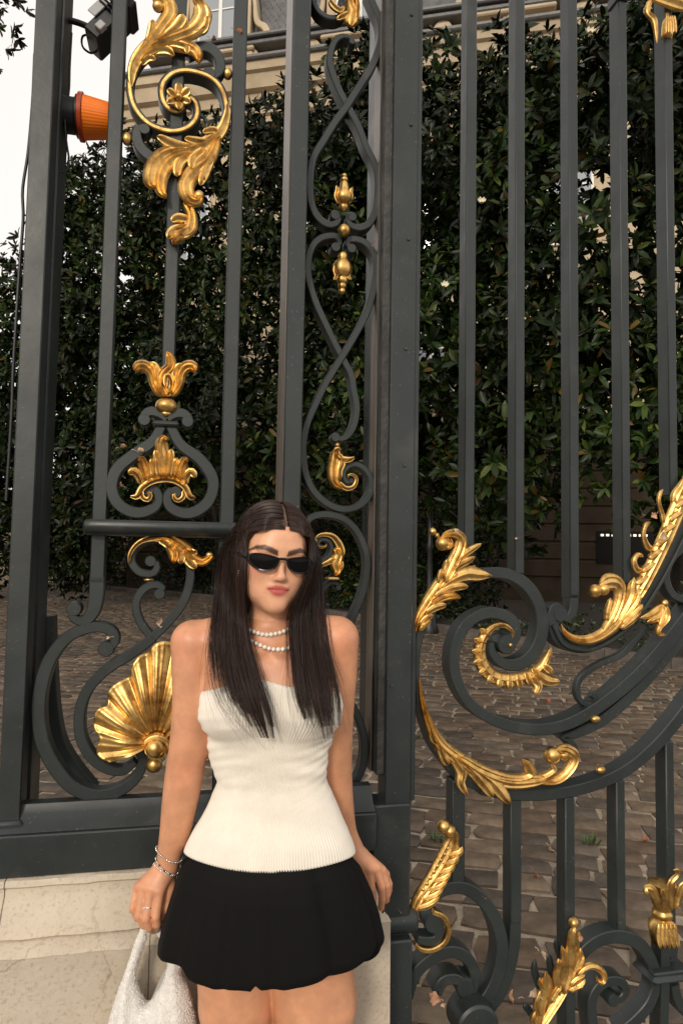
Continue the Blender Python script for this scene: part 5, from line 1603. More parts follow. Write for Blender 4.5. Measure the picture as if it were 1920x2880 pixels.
hell((-.0085, .0768, -.0545), (.0125, .0085, .0060), .006)
hell((.0085, .0768, -.0545), (.0125, .0085, .0060), .006)
hell((0, .0762, -.0655), (.0165, .0086, .0070), .006)
hell((0, .0895, -.0600), (.026, .006, .0009), .0022, 'sub')
for s in (-1, 1):
    hell((s * .005, .0905, -.0445), (.0028, .004, .0022), .003, 'sub')

V, Fq = F_.mesh()
V = relax(V, Fq, 2, .35)
M_SKIN = mat('skin', (.6, .36, .25), .42, spec=.45, attr='col', sss=.10, var=.15, vscale=26, bump=.25, bscale=420, bdist=.0007)
q = (V - HC) @ HRm.T
col = np.tile(np.array([.66, .318, .176]), (len(V), 1))


def gauss(c, r):
    return np.exp(-(((q - np.array(c)) / np.array(r)) ** 2).sum(1))


def blend(m, c):
    global col
    m = np.clip(m, 0, 1)[:, None]
    col = col * (1 - m) + np.array(c) * m


inhead = (q[:, 2] > -.13) & (q[:, 2] < .14) & (np.abs(q[:, 0]) < .1) & (np.abs(q[:, 1]) < .13)
blend(inhead * .75, (.86, .46, .285))
for s in (-1, 1):
    blend(inhead * gauss((s * .046, .050, -.022), (.022, .04, .016)) * .75, (.72, .26, .17))
blend(inhead * gauss((0, .096, -.034), (.010, .02, .010)) * .3, (.62, .26, .18))
lipw = .0238 * np.sqrt(np.clip(1 - ((q[:, 0]) / .0245) ** 2, 0, 1))
up = -.0597 + .0092 * np.clip(1 - (np.abs(q[:, 0]) / .0245) ** 1.5, 0, 1) - .0016 * np.exp(-(q[:, 0] / .004) ** 2)
lo = -.0601 - .0126 * np.clip(1 - (np.abs(q[:, 0]) / .023) ** 2, 0, 1)
lm = 1 / (1 + np.exp(-(up - q[:, 2]) / .0007)) / (1 + np.exp(-(q[:, 2] - lo) / .0008)) * (q[:, 1] > .06) * (np.abs(q[:, 0]) < .0245) * inhead
blend(lm, (.62, .14, .115))
blend(inhead * (q[:, 1] > .06) * np.exp(-((q[:, 2] + .0599) / .0011) ** 2) * (np.abs(q[:, 0]) < .022), (.25, .06, .05))
for s in (-1, 1):
    bx = np.array([.010, .022, .036, .050, .060]); bz = np.array([.012, .0165, .0215, .0195, .0125]); bt = np.array([.0054, .0060, .0054, .0040, .0016])
    xs = s * q[:, 0]
    bm = np.clip(2.2 - 1.7 * np.abs(q[:, 2] - np.interp(xs, bx, bz)) / np.interp(xs, bx, bt), 0, 1) * (xs > .0095) * (xs < .0605) * (q[:, 1] > .02) * inhead
    blend(bm * .92, (.020, .012, .010))
for (px_, py_, Y_), r_, a_ in [((f[0][0], f[0][1], f[0][2]), .010, .5) for f in HR + HL] + [((f[1][0], f[1][1], f[1][2]), .008, .45) for f in HR + HL] + [((f[-1][0], f[-1][1], f[-1][2]), .008, .5) for f in HR + HL] + [((425, 1765, 1.43), .035, .35), ((438, 1480, 1.44), .05, .35), ((778, 1475, 1.45), .05, .35), ((615, 1530, 1.38), .05, .25)]:
    blend(np.exp(-((V - W(px_, py_, Y_)) ** 2).sum(1) / r_ ** 2) * a_, (.72, .27, .16))
V0 = V - PO
body = quads('body', V0, Fq, M_SKIN, woman)
set_col(body.data, col)

# ---- clothing: ribbed top
M_KNIT = mat('ivory_knit', (.80, .745, .655), .85, spec=.15, var=.05, vscale=20, bump=.25, bscale=900, bdist=.0008)


def rad_at(th, z, cx, cy):
    """torso radius along angle th at height z (vectorised bisection)"""
    lo_, hi_ = np.zeros_like(th), np.full_like(th, .35)
    for _ in range(18):
        m = (lo_ + hi_) / 2
        d = torso(cx + m * np.cos(th), cy + m * np.sin(th), z)
        ins = d < 0
        lo_, hi_ = np.where(ins, m, lo_), np.where(ins, hi_, m)
    return (lo_ + hi_) / 2


NTH, NROW = 900, 96
th = np.linspace(0, 2 * math.pi, NTH, endpoint=False)
front = np.clip(-np.sin(th), 0, 1)
zrow = lambda py: W(620, py, TY - .09)[2]
pyt = np.interp(np.cos(th), [-1, -.8, -.35, 0, .35, .8, 1], [1590, 1582, 1560, 1566, 1574, 1576, 1586])
pyt = np.where(np.sin(th) > 0, 1590, pyt)
pyh = np.where(np.sin(th) > 0, 1950., 1952 + 47 * (1 - np.abs(np.cos(th)) ** 2.2))
ztop = np.array([W(620, a_, TY + .105 * b_)[2] for a_, b_ in zip(pyt, np.sin(th))])
zhem = np.array([W(620, a_, TY + .112 * b_)[2] for a_, b_ in zip(pyh, np.sin(th))])
vv = np.linspace(0, 1, NROW)
Zg = ztop[None] + (zhem - ztop)[None] * vv[:, None]
THg = np.broadcast_to(th, Zg.shape)
cxg = np.interp(Zg, _zz, _tab[0]); cyg = np.interp(Zg, _zz, _tab[1])
Rg = rad_at(THg, Zg, cxg, cyg)
ribs = .00085 * np.cos(THg * 150) * np.clip(vv / .04, 0, 1)[:, None]
fold = .0035 * np.exp(-((Zg - zrow(1668)) / .012) ** 2) * np.clip(-np.cos(THg) - .1, 0, 1) - .001 * np.exp(-((Zg - zrow(1697)) / .014) ** 2) * np.clip(front, 0, 1)
fold += .0022 * np.sin((Zg - zrow(1780)) / .0085 + 2.2 * np.cos(THg)) * np.exp(-((Zg - zrow(1775)) / .03) ** 2) * (np.abs(np.cos(THg)) ** 1.2)
sidem = np.abs(np.cos(THg)) ** 1.5
wr_ = np.exp(-((Zg - zrow(1730)) / .085) ** 2)
fold += .0017 * np.sin(Zg * 175 + 3.2 * np.sin(THg * 2 + .6) + 1.3) * (sidem * .8 + .12) * wr_ + .0010 * np.sin(Zg * 320 - 4.0 * np.cos(THg * 3) + .4) * sidem * wr_
fold += .0022 * np.exp(-((Zg - zrow(1640) - .05 * np.cos(THg)) / .006) ** 2) * np.clip(-np.cos(THg), 0, 1)
flare = .013 * np.exp(-((Zg - zhem[None]) / .045) ** 2)
Rt = Rg + .0048 + ribs + fold + flare - .0015 * np.exp(-(vv / .012) ** 2)[:, None]
Vt = np.stack([cxg + Rt * np.cos(THg), cyg + Rt * np.sin(THg), Zg], 2)
hemi = Vt[-1].copy(); hemi[:, 0] = cxg[-1] + (Rt[-1] - .004) * np.cos(th); hemi[:, 1] = cyg[-1] + (Rt[-1] - .004) * np.sin(th); hemi[:, 2] -= .001
lip = Vt[0].copy(); lip[:, 0] = cxg[0] + (Rg[0] - .001) * np.cos(th); lip[:, 1] = cyg[0] + (Rg[0] - .001) * np.sin(th); lip[:, 2] -= .006
Vt = np.concatenate([lip[None], Vt, hemi[None]])
top_o = quads('top', Vt.reshape(-1, 3) - PO, np.array(grid_faces(NROW + 2, NTH, True)), M_KNIT, woman)

# ---- bubble skirt
M_SKIRT = mat('black_skirt_cloth', (.0048, .0045, .0043), .8, spec=.15, bump=.2, bscale=700, bdist=.0006)
SR = np.array([(1905, 446, 796, .103), (1940, 436, 806, .108), (1966, 426, 814, .116), (2010, 407, 834, .128), (2050, 394, 850, .134), (2100, 378, 866, .140), (2150, 366, 877, .144), (2190, 362, 880, .146), (2225, 364, 879, .144), (2262, 372, 872, .138), (2290, 392, 850, .128)], float)
SY = 1.455
NS, NSR = 540, 80
th = np.linspace(0, 2 * math.pi, NS, endpoint=False)
xb = np.cos(th)
edge_x = 620 + 258 * xb
edge_y = np.interp(edge_x, [362, 376, 400, 440, 458, 520, 560, 596, 606, 616, 660, 700, 780, 830, 862, 880], [2208, 2217, 2222, 2240, 2266, 2284, 2288, 2293, 2279, 2290, 2288, 2281, 2257, 2232, 2214, 2190])
edge_y = np.where(np.sin(th) > .15, 2215, edge_y)
sl_ = [W(r[1], r[0], SY) for r in SR]; sr_ = [W(r[2], r[0], SY) for r in SR]
sz = np.array([(a[2] + b[2]) / 2 for a, b in zip(sl_, sr_)]); sx = np.array([(a[0] + b[0]) / 2 for a, b in zip(sl_, sr_)]); sa_ = np.array([(b[0] - a[0]) / 2 for a, b in zip(sl_, sr_)])
r2 = np.random.default_rng(11)
pl = np.zeros(NS)
for c in np.linspace(0, 2 * math.pi, 13, endpoint=False) + r2.uniform(-.2, .2, 13):
    d = (th - c + math.pi) % (2 * math.pi) - math.pi
    pl -= r2.uniform(.4, 1.1) * np.exp(-(d / r2.uniform(.04, .10)) ** 2)
pl += .35 * np.sin(th * 9 + 1) + .25 * np.sin(th * 17 + 2)
rows = []
zh_ = np.interp(th, np.linspace(0, 2 * math.pi, NTH, endpoint=False), zhem)
zt_ = zh_ + .014
for i in range(NSR):
    v = i / (NSR - 1)
    zb_ = np.array([W(620, e, SY + .14 * s_)[2] for e, s_ in zip(edge_y, np.sin(th))]) if i == 0 else zb_
    rb_ = .016 + .020 * np.clip(np.cos(th) * 1.2 + .1, 0, 1)          # the hem balloons more on her left
    if v < .72:
        z = zt_ + (zb_ + rb_ - zt_) * (v / .72)
        inn = np.zeros(NS)
    else:
        a = (v - .72) / .28 * math.pi
        z = zb_ + rb_ - rb_ * np.sin(a) + (.03 * ((v - .72) / .28) ** 3)
        inn = rb_ * (1 - np.cos(a))
    A = np.interp(-z, -sz, sa_); B = np.interp(-z, -sz, SR[:, 3]); CX = np.interp(-z, -sz, sx)
    amp = np.interp(v, [0, .08, .35, .8, 1], [.0010, .0045, .0090, .0080, .003])
    k_ = (1 + (pl * amp - inn) / .18) * (1 - .075 * np.clip((z - zh_ + .022) / .03, 0, 1))
    rows.append(np.stack([CX + A * k_ * np.sign(np.cos(th)) * np.abs(np.cos(th)) ** .92, SY + .01 * v + B * k_ * np.sign(np.sin(th)) * np.abs(np.sin(th)) ** .92, z], 1))
Vs = np.stack(rows)
Vs = np.concatenate([Vs])
skirt = quads('skirt', Vs.reshape(-1, 3) - PO, np.array(grid_faces(NSR, NS, True)), M_SKIRT, woman)

# ---- nails
M_NAIL = mat('dark_nail_varnish', (.035, .012, .010), .15, spec=.7)
for f in HL:
    p_, q_ = W(*f[-1]), W(*f[-2])
    d_ = unit(p_ - q_)
    mb = MB(); ball(mb, p_ + d_ * .004 + np.array([.0035, -.0045, .001]) - PO, .0048, 10, (.75, .5, 1.7)); mb.build('nail', M_NAIL, woman, 180)

# ---- hair
M_HAIR = mat('dark_brown_hair', (.016, .0085, .0065), .36, spec=.38, attr='col')
r3 = np.random.default_rng(5)
CC, CRd = np.array([0, -.018, .036]), np.array([.0765, .0955, .0815])


def on_cap(d, k=1.0):
    """head-local point of the inflated cranium along direction d from its centre"""
    d = np.asarray(d, float)
    return CC + d / np.sqrt(((d / CRd) ** 2).sum()) * k


def loc(p):
    return HC + p @ HRm


# rows: picture row, inner x, outer x, front depth, back depth
ROWS = {-1: [(1262, 561, 510, 1.395, 1.50), (1330, 557, 502, 1.395, 1.51), (1400, 560, 497, 1.405, 1.50), (1450, 566, 491, 1.400, 1.48), (1500, 575, 489, 1.375, 1.42), (1560, 594, 492, 1.352, 1.385), (1610, 610, 505, 1.338, 1.365), (1660, 624, 540, 1.334, 1.352), (1722, 634, 590, 1.336, 1.350)],
        1: [(1250, 718, 724, 1.40, 1.52), (1300, 715, 731, 1.40, 1.52), (1345, 700, 736, 1.41, 1.52), (1400, 671, 741, 1.425, 1.51), (1450, 668, 746, 1.405, 1.48), (1500, 672, 752, 1.378, 1.43), (1560, 674, 768, 1.352, 1.385), (1620, 684, 777, 1.336, 1.362), (1665, 706, 775, 1.334, 1.355), (1726, 738, 768, 1.336, 1.352)]}


def strand(side, a, t, jit, endf, wav, tc=0., spread=0.):
    """a: place along the parting (0 hairline, 1 back); t: place across the lock (0 at the face, 1 outside)"""
    ph = rad(np.interp(a, [0, 1], [13, 150]))
    p0 = on_cap((side * .05 + .05, math.cos(ph), math.sin(ph)), 1.0)
    p1 = on_cap((side * .50 + .03, math.cos(ph) * .92 + .05, math.sin(ph) * .95 + .045 + .085 * min(1, a * 2) + (.035 * jit[0] if a < .08 else 0)), 1.03 + .03 * jit[0])
    p2 = on_cap((side * .86, math.cos(ph) * .72 + .02, .11 + .31 * min(1, a * 2.5)), 1.05 + .03 * jit[0])
    pts = [loc(p0), loc(p1), loc(p2)]
    rows_n = len(ROWS[side])
    for ri, r in enumerate(ROWS[side]):
        cl_ = (ri / (rows_n - 1)) ** 2.2 * .74
        tt_ = t * (1 - cl_) + tc * cl_
        x = r[1] + (r[2] - r[1]) * tt_
        yb = r[3] + (r[4] - r[3]) * (abs(tt_ - (.0 if side < 0 else .1)) ** .8) + .010 * jit[1] * (1 - .6 * cl_)
        pts.append(W(x + jit[2] * 2.5 * (1 - .5 * cl_) + wav * math.sin(r[0] / 60. + jit[3] * 6) + spread * cl_, r[0], yb))
    pts = np.array(pts)
    S = spline(pts, n=25)
    return S[:max(9, int(round(25 * endf)))]


def push_out(S, marg=.006):
    return S


def push_all(L, marg=.009):
    """lift hair off skin and knit, towards the camera"""
    n = [len(q[0]) for q in L]
    P = np.concatenate([q[0] for q in L])
    late = np.concatenate([np.arange(k) > 5 for k in n])
    idx = np.nonzero(~late)[0]
    for _ in range(14):
        d = F_.at(P[idx])
        idx = idx[d < .0022]
        if not len(idx):
            break
        P[idx] += unit(P[idx] - HC) * .0018
    idx = np.nonzero(late)[0]
    for _ in range(22):
        d = F_.at(P[idx])
        idx = idx[d < marg]
        if not len(idx):
            break
        P[idx] += unit(CAM_P - P[idx]) * .004
    out, o = [], 0
    for k, q in zip(n, L):
        S = P[o:o + k].copy(); o += k
        for _ in range(2):
            S[1:-1] = .25 * S[:-2] + .5 * S[1:-1] + .25 * S[2:]
        out.append((S, q[1], q[2]))
    return out


def hair_tubes(lst, name, parent):
    VV, FF, CCc, o = [], [], [], 0
    for S, r0, c in lst:
        n = len(S)
        t = np.gradient(S, axis=0); t = unit(t)
        u = unit(np.cross(t, np.array([.3, 1, .2]))); v = np.cross(t, u)
        rr = r0 * np.clip(np.interp(np.linspace(0, 1, n), [0, .1, .55, .85, 1], [.6, 1, .85, .45, .1]), 0, 1)
        for k in range(3):
            a = k * 2 * math.pi / 3
            VV.append(S + rr[:, None] * (math.cos(a) * u + math.sin(a) * v))
        base = o
        i = np.arange(n - 1)
        for k in range(3):
            A, B = base + k * n, base + ((k + 1) % 3) * n
            FF.append(np.stack([A + i, B + i, B + i + 1, A + i + 1], 1))
        CCc.append(np.tile(c, (3 * n, 1)))
        o += 3 * n
    ob = quads(name, np.concatenate(VV) - PO, np.concatenate(FF), M_HAIR, parent)
    set_col(ob.data, np.concatenate(CCc))
    return ob


lst = []
for side in (-1, 1):
    N, NC = 1750, 34
    ctc = np.sort(r3.uniform(-.04, 1.04, NC)); cend = np.interp(ctc, [0, .35, .7, 1], [.97, 1, .90, .76] if side < 0 else [.88, .94, 1, .95]) * r3.uniform(.90, 1, NC); csp = r3.normal(0, 5, NC)
    for i in range(N):
        a = r3.random() ** 1.15 if i > 380 else r3.uniform(0, .07)
        t = np.clip(a * 1.0 + r3.normal(0, .2), 0, 1)
        ci = int(np.clip(np.searchsorted(ctc, t) + r3.integers(-1, 1), 0, NC - 1))
        jit = r3.normal(0, 1, 4)
        endf = cend[ci] * r3.choice([1, r3.uniform(.88, 1), r3.uniform(.62, .90)], p=[.22, .33, .45])
        c = np.array([.030, .0145, .0100]) * r3.uniform(.5, 1.7)
        lst.append((push_out(strand(side, a, t, np.array([jit[0], jit[1] * .6, jit[2] * .8, ctc[ci] * 2 + .08 * jit[3]]), endf, 2.2, ctc[ci], csp[ci]), .009), r3.uniform(.0006, .00098), c))
    for i in range(220):        # loose strands
        a = r3.random(); t = r3.uniform(-.14, 1.14); jit = r3.normal(0, 1.8, 4)
        S = strand(side, a, t, jit, r3.uniform(.8, 1), 2.0, t, 0)
        S[-8:, 0] += (np.arange(len(S[-8:])) / 8) ** 2 * r3.normal(0, .022)
        lst.append((push_out(S, .009), r3.uniform(.0003, .0005), np.array([.02, .011, .008])))
# hair falling behind the neck
for i in range(480):
    s = r3.uniform(-1, 1); a = r3.uniform(.55, 1)
    ph = rad(np.interp(a, [0, 1], [38, 165]))
    p0 = on_cap((s * .3, math.cos(ph), math.sin(ph)), 1.0); p1 = on_cap((s * .75, -.85, .25), 1.04); p2 = on_cap((s * .75, -.9, -.35), 1.06)
    x = 618 + s * 105
    pts = [loc(p0), loc(p1), loc(p2), W(x, 1400, 1.535), W(x + s * 8, 1460, 1.55), W(x + s * 10, 1540, 1.585), W(x + s * 10, 1640, 1.60)]
    lst.append((spline(np.array(pts), n=26), .0017, np.array([.012, .007, .0055]) * r3.uniform(.7, 1.3)))
# swept top layer from the parting over the crown, adds volume and sheen
for i in range(900):
    side = r3.choice([-1, 1]); a = r3.random()
    ph = rad(np.interp(a, [0, 1], [10, 150])); j = r3.normal(0, 1)
    k0 = 1.015 + .012 * abs(j)
    f = [on_cap((side * s_ + .05, math.cos(ph) * (1 - .35 * s_) - .12 * s_, math.sin(ph) * (1.05 - .55 * s_ ** 2)), k0 + .05 * math.sin(math.pi * min(1, s_ * 1.1)) * .8) for s_ in (.04, .25, .5, .75, 1.0)]
    lst.append((spline(np.array([loc(p_) for p_ in f]), n=18), r3.uniform(.0006, .001), np.array([.032, .0155, .0108]) * r3.uniform(.5, 1.8)))
lst = push_all(lst)
hair = hair_tubes(lst, 'hair', woman)
# scalp cap under the strands
nlat, nlon = 90, 160
Vc, keep = [], []
for i in range(nlat):
    la = math.pi / 2 - math.pi * .72 * i / (nlat - 1)
    for j in range(nlon):
        lo_ = 2 * math.pi * j / nlon
        p_ = on_cap((math.cos(la) * math.sin(lo_), math.cos(la) * math.cos(lo_), math.sin(la)), .992)
        Vc.append(p_)
Vc = np.array(Vc)
hairline = lambda p_: p_[1] < np.interp(p_[2], [-.1, -.03, .01, .037, .050, .059, .064], [-.03, .000, .014, .032, .048, .064, .2])
fc = [f for f in grid_faces(nlat, nlon, True) if all(hairline(Vc[i]) for i in f)]
Lc = loc(Vc)
for _ in range(12):
    _m = F_.at(Lc) < .0006
    Lc[_m] += unit(Lc[_m] - HC) * .001
mb = MB(); mb.add(Lc - PO, fc); cap = mb.build('scalp', M_HAIR, hair, 180); _cc = np.tile(np.array([.012, .0068, .0052]), (len(Vc), 1)); _cc[(np.abs(Vc[:, 0] - .0045) < .0022) & (Vc[:, 1] > .005) & (Vc[:, 2] > .044)] = (.15, .088, .06)
set_col(cap.data, _cc)

# ------------------------------------------------------------------ sunglasses
M_FRAME = mat('black_acetate', (.004, .004, .004), .15, spec=.4)
M_LENS = mat('dark_lens', (.006, .005, .006), .10, spec=.10)
glasses = thing('sunglasses', 'narrow black oval sunglasses worn by the woman', 'sunglasses', hl(0, .09, -.008))
GO = np.array(glasses.location)
gy = lambda x: .0975 - 4.6 * x * x
OUT = np.array([(.0065, .0030), (.018, .0062), (.032, .0090), (.048, .0100), (.060, .0085), (.0675, .0035), (.0685, -.0040), (.064, -.0140), (.055, -.0220), (.043, -.0265), (.030, -.0265), (.0175, -.0225), (.011, -.0150), (.0078, -.0060)])
OUT[:, 1] = -.0075 + (OUT[:, 1] + .0082) * .93
for s in (-1, 1):
    o2 = spline(np.vstack([OUT, OUT[:1]]), n=61)[:-1]
    cen = o2.mean(0)
    ins = cen + (o2 - cen) * .86
    ring = []
    for pts, dy in ((o2, -.0015), (o2, .0015), (cen + (o2 - cen) * .96, .0026), (ins, .0022), (ins, -.0015)):
        ring.append(np.array([hl(s * x, gy(x) + dy, z) for x, z in pts]))
    mb = MB(); R5 = np.concatenate(ring + [ring[0]]) - GO
    mb.add(R5, grid_faces(6, 60, True)); fr_ = mb.build('rim', M_FRAME, glasses, 60)
    mb = MB(); rr_ = [np.array([hl(s * (cen[0] + (x - cen[0]) * k_), gy(cen[0] + (x - cen[0]) * k_) + .0012 * (1 - k_ ** 2), cen[1] + (z - cen[1]) * k_) for x, z in ins]) for k_ in (1.01, .75, .5, .25, .02)]
    mb.add(np.concatenate(rr_) - GO, grid_faces(5, 60, True)); mb.build('lens', M_LENS, glasses, 180)
    mb = MB(); tube(mb, np.array([hl(s * .0665, gy(.0665), .0015), hl(s * .0725, .066, .0015), hl(s * .0765, .035, .002), hl(s * .079, .0, .003), hl(s * .078, -.02, -.006)]) - GO, [.0042, .0038, .003, .0026, .002], 8); mb.build('temple', M_FRAME, glasses, 60)
mb = MB(); tube(mb, np.array([hl(-.0085, gy(.0085) + .0005, .0012), hl(0, gy(0) + .001, .0022), hl(.0085, gy(.0085) + .0005, .0012)]) - GO, [.0030, .0026, .0030], 8); mb.build('bridge', M_FRAME, glasses, 60)

# ------------------------------------------------------------------ jewellery
M_PEARL = mat('pearl', (.82, .78, .70), .22, spec=.6)
M_SILVER = mat('silver', (.85, .83, .80), .15, metal=1.0)
M_EMER = mat('green_stone', (.02, .06, .03), .1, spec=.8)
_pb = MB(); ball(_pb, (0, 0, 0), 1.0, 12); PEARL = _pb.mesh('pearl', M_PEARL, 180)
for pts, n, lab in (([(556, 1438), (566, 1445), (579, 1450), (610, 1458), (641, 1454), (660, 1446), (670, 1440)], 13, 'upper short string of white pearls close around the neck'), ([(558, 1450), (566, 1464), (586, 1477), (615, 1489), (638, 1492), (660, 1489), (678, 1478)], 14, 'lower longer string of white pearls on the chest')):
    nk = thing('pearl_necklace', lab, 'necklace', F_.hit(*pts[3]), 0, 'pearl necklaces')
    S = spline(np.array(pts, float), n=n)
    for x, y in S:
        r = .0047 + r3.uniform(-.0003, .0003)
        o = link('pearl', PEARL, nk); o.location = F_.hit(x, y, r * .8) - np.array(nk.location); o.scale = (r,) * 3


def bracelet(lab, c, axis, rx, ry, bead, m1, m2=None):
    b_ = thing('bracelet', lab, 'bracelet', c, 0, 'bracelets')
    ax = unit(np.array(axis)); u = unit(np.cross(ax, [0, 1, 0])); v = np.cross(ax, u)
    n = int(2 * math.pi * rx / (bead * 2.0))
    mb = MB(); mg = MB()
    for i in range(n):
        a = 2 * math.pi * i / n
        p_ = u * rx * math.cos(a) + v * ry * math.sin(a) + ax * .002 * math.sin(2 * a)
        ball(mg if (m2 and i % 4 == 0) else mb, p_, bead * (1.25 if (m2 and i % 4 == 0) else 1), 6)
    mb.build('links', m1, b_, 180)
    if m2: mg.build('stones', m2, b_, 180)


fa = W(392, 1952, 1.478) - W(378, 2010, 1.478)
bracelet('silver tennis bracelet highest on the wrist of the hand holding the bag', W(388.5, 1960, 1.478), fa + np.array([.012, 0, 0]), .0300, .0290, .0019, M_SILVER)
bracelet('silver bracelet with dark green stones, middle of the three on the wrist', W(384.5, 1986, 1.479), fa + np.array([.020, -.0, 0]), .0285, .0275, .0019, M_SILVER, M_EMER)
bracelet('thin beaded silver bracelet lowest on the wrist of the hand holding the bag', W(382.5, 1994, 1.481), fa + np.array([.008, .006, 0]), .0282, .027, .0016, M_SILVER)
rg = thing('finger_ring', 'silver ring with a pale blue stone on the hand holding the bag', 'ring', W(341.5, 2083, 1.335 + AD))
mb = MB(); a_ = unit(W(336, 2109, 1.330 + AD) - W(348, 2041, 1.343 + AD)); u_ = unit(np.cross(a_, [0, 1, 0])); v_ = np.cross(a_, u_)
tube(mb, [u_ * .0095 * math.cos(t) + v_ * .0095 * math.sin(t) for t in np.linspace(0, 2 * math.pi, 25)], .0011, 6, .002); mb.build('band', M_SILVER, rg, 60)
M_BLUE = mat('pale_blue_stone', (.45, .60, .75), .05, spec=.8)
mb = MB(); ball(mb, (-.0075, -.006, 0), .0026, 8); mb.build('stone', M_BLUE, rg, 0)
eg = thing('earring', 'small sparkling silver earring on the ear beside the hair', 'earring', W(549, 1316, 1.405))
mb = MB(); ball(mb, (0, 0, .004), .0026, 8); ball(mb, (-.0015, 0, -.001), .0022, 8); ball(mb, (-.002, 0, -.0055), .0018, 8); mb.build('stones', M_SILVER, eg, 180)
stp = thing('pearl_strap', 'little cluster of pearls at the strap of the white top', 'strap', W(767, 1556, 1.40))
for dx, dy in ((0, 0), (.003, -.008), (-.002, .007), (-.004, .014)):
    o = link('pearl', PEARL, stp); o.location = (dx, 0, dy); o.scale = (.0038,) * 3

# ------------------------------------------------------------------ beaded bag
M_BAG = mat('white_beaded_cloth', (.80, .765, .72), .6, spec=.4, var=.12, vscale=90, bump=1.0, bscale=260, bdist=.004)
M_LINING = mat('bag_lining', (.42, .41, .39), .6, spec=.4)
BY = 1.482
poly = np.array([(325, 2128), (312, 2160), (300, 2195), (287, 2235), (272, 2275), (258, 2320), (246, 2370), (238, 2440), (245, 2520), (280, 2570), (345, 2590), (410, 2570), (450, 2520), (458, 2440), (452, 2370), (445, 2320), (432, 2270), (415, 2238), (418, 2205), (408, 2180), (392, 2150), (372, 2124), (348, 2112)], float)
hole = np.array([(338, 2140), (334, 2165), (322, 2200), (312, 2240), (318, 2272), (328, 2295), (336, 2306), (346, 2300), (360, 2280), (376, 2250), (384, 2222), (386, 2196), (376, 2168), (358, 2142), (345, 2132)], float)
poly, hole = spline(np.vstack([poly, poly[:1]]), n=120)[:-1], spline(np.vstack([hole, hole[:1]]), n=80)[:-1]


def sd_poly(P, X, Z):
    d = np.full(X.shape, 1e9); ins = np.zeros(X.shape, bool)
    n = len(P)
    for i in range(n):
        a, b = P[i], P[(i + 1) % n]
        e = b - a
        t = np.clip(((X - a[0]) * e[0] + (Z - a[1]) * e[1]) / (e @ e), 0, 1)
        d = np.minimum(d, (X - a[0] - t * e[0]) ** 2 + (Z - a[1] - t * e[1]) ** 2)
        cr = ((a[1] > Z) != (b[1] > Z)) & (X < (b[0] - a[0]) * (Z - a[1]) / (b[1] - a[1] + 1e-12) + a[0])
        ins ^= cr
    return np.where(ins, -1, 1) * np.sqrt(d)


to_m = lambda P: np.array([W(x, y, BY)[[0, 2]] for x, y in P])
pm, hm = to_m(poly), to_m(hole)
lo_b, hi_b = pm.min(0) - .02, pm.max(0) + .02
FB = Field((lo_b[0], BY - .075, lo_b[1]), (hi_b[0], BY + .075, hi_b[1]), .0032)
gx = FB.lo[0] + np.arange(FB.n[0]) * FB.h; gz = FB.lo[2] + np.arange(FB.n[2]) * FB.h
GX, GZ = np.meshgrid(gx, gz, indexing='ij')
d2 = np.maximum(sd_poly(pm, GX, GZ), -sd_poly(hm, GX, GZ))
thk = .046 * np.sqrt(np.clip(1 - (1 - np.clip(-d2 / .075, 0, 1)) ** 2, 0, 1)) * np.clip(.55 + (W(340, 2200, BY)[2] - GZ) / .12 * .45, .35, 1) + .002
thk += .004 * np.sin(GX * 160 + GZ * 25) * np.clip(-d2 / .03, 0, 1)
gyv = FB.lo[1] + np.arange(FB.n[1]) * FB.h
FB.D[:] = np.maximum(d2[:, None, :], np.abs(gyv[None, :, None] - BY) - thk[:, None, :])
Vb, Fb = FB.mesh(); Vb = relax(Vb, Fb, 2, .5)
bag = thing('handbag', 'white beaded slouchy handbag hanging from the hand at lower left', 'handbag', (W(345, 2300, BY)[0], BY, W(345, 2590, BY)[2]))
BGO = np.array(bag.location)
quads('bag_body', Vb - BGO, Fb, M_BAG, bag)
M_BEAD = mat('white_bead', (.84, .81, .77), .25, spec=.6)
oc = np.array([(1, 0, 0), (-1, 0, 0), (0, 1, 0), (0, -1, 0), (0, 0, 1), (0, 0, -1)], float)
of = np.array([(0, 2, 4), (2, 1, 4), (1, 3, 4), (3, 0, 4), (2, 0, 5), (1, 2, 5), (3, 1, 5), (0, 3, 5)])
sel = r3.choice(len(Vb), 6500, replace=False)
rb = r3.choice([.0011, .0015, .0024], 6500, p=[.55, .40, .05])
VB = (Vb[sel][:, None] + oc[None] * rb[:, None, None] + 0).reshape(-1, 3)
FBt = (np.arange(6500)[:, None, None] * 6 + of[None]).reshape(-1, 3)
o = quads('beads', VB - BGO, FBt, M_BEAD, bag); o['kind'] = 'stuff'
# lining seen inside the opening
mb = MB(); S = np.array([W(x, y, BY + .012) for x, y in [(382, 2222), (376, 2252), (362, 2280), (347, 2300)]]); S2 = np.array([W(x, y, BY - .004) for x, y in [(388, 2226), (384, 2258), (372, 2286), (352, 2306)]])
S0 = np.array([W(x, y, BY + .02) for x, y in [(372, 2240), (364, 2258), (354, 2280), (344, 2302)]])
mb.add(np.concatenate([S0, S, S2]) - BGO, grid_faces(3, 4)); mb.build('lining', M_LINING, bag, 180)
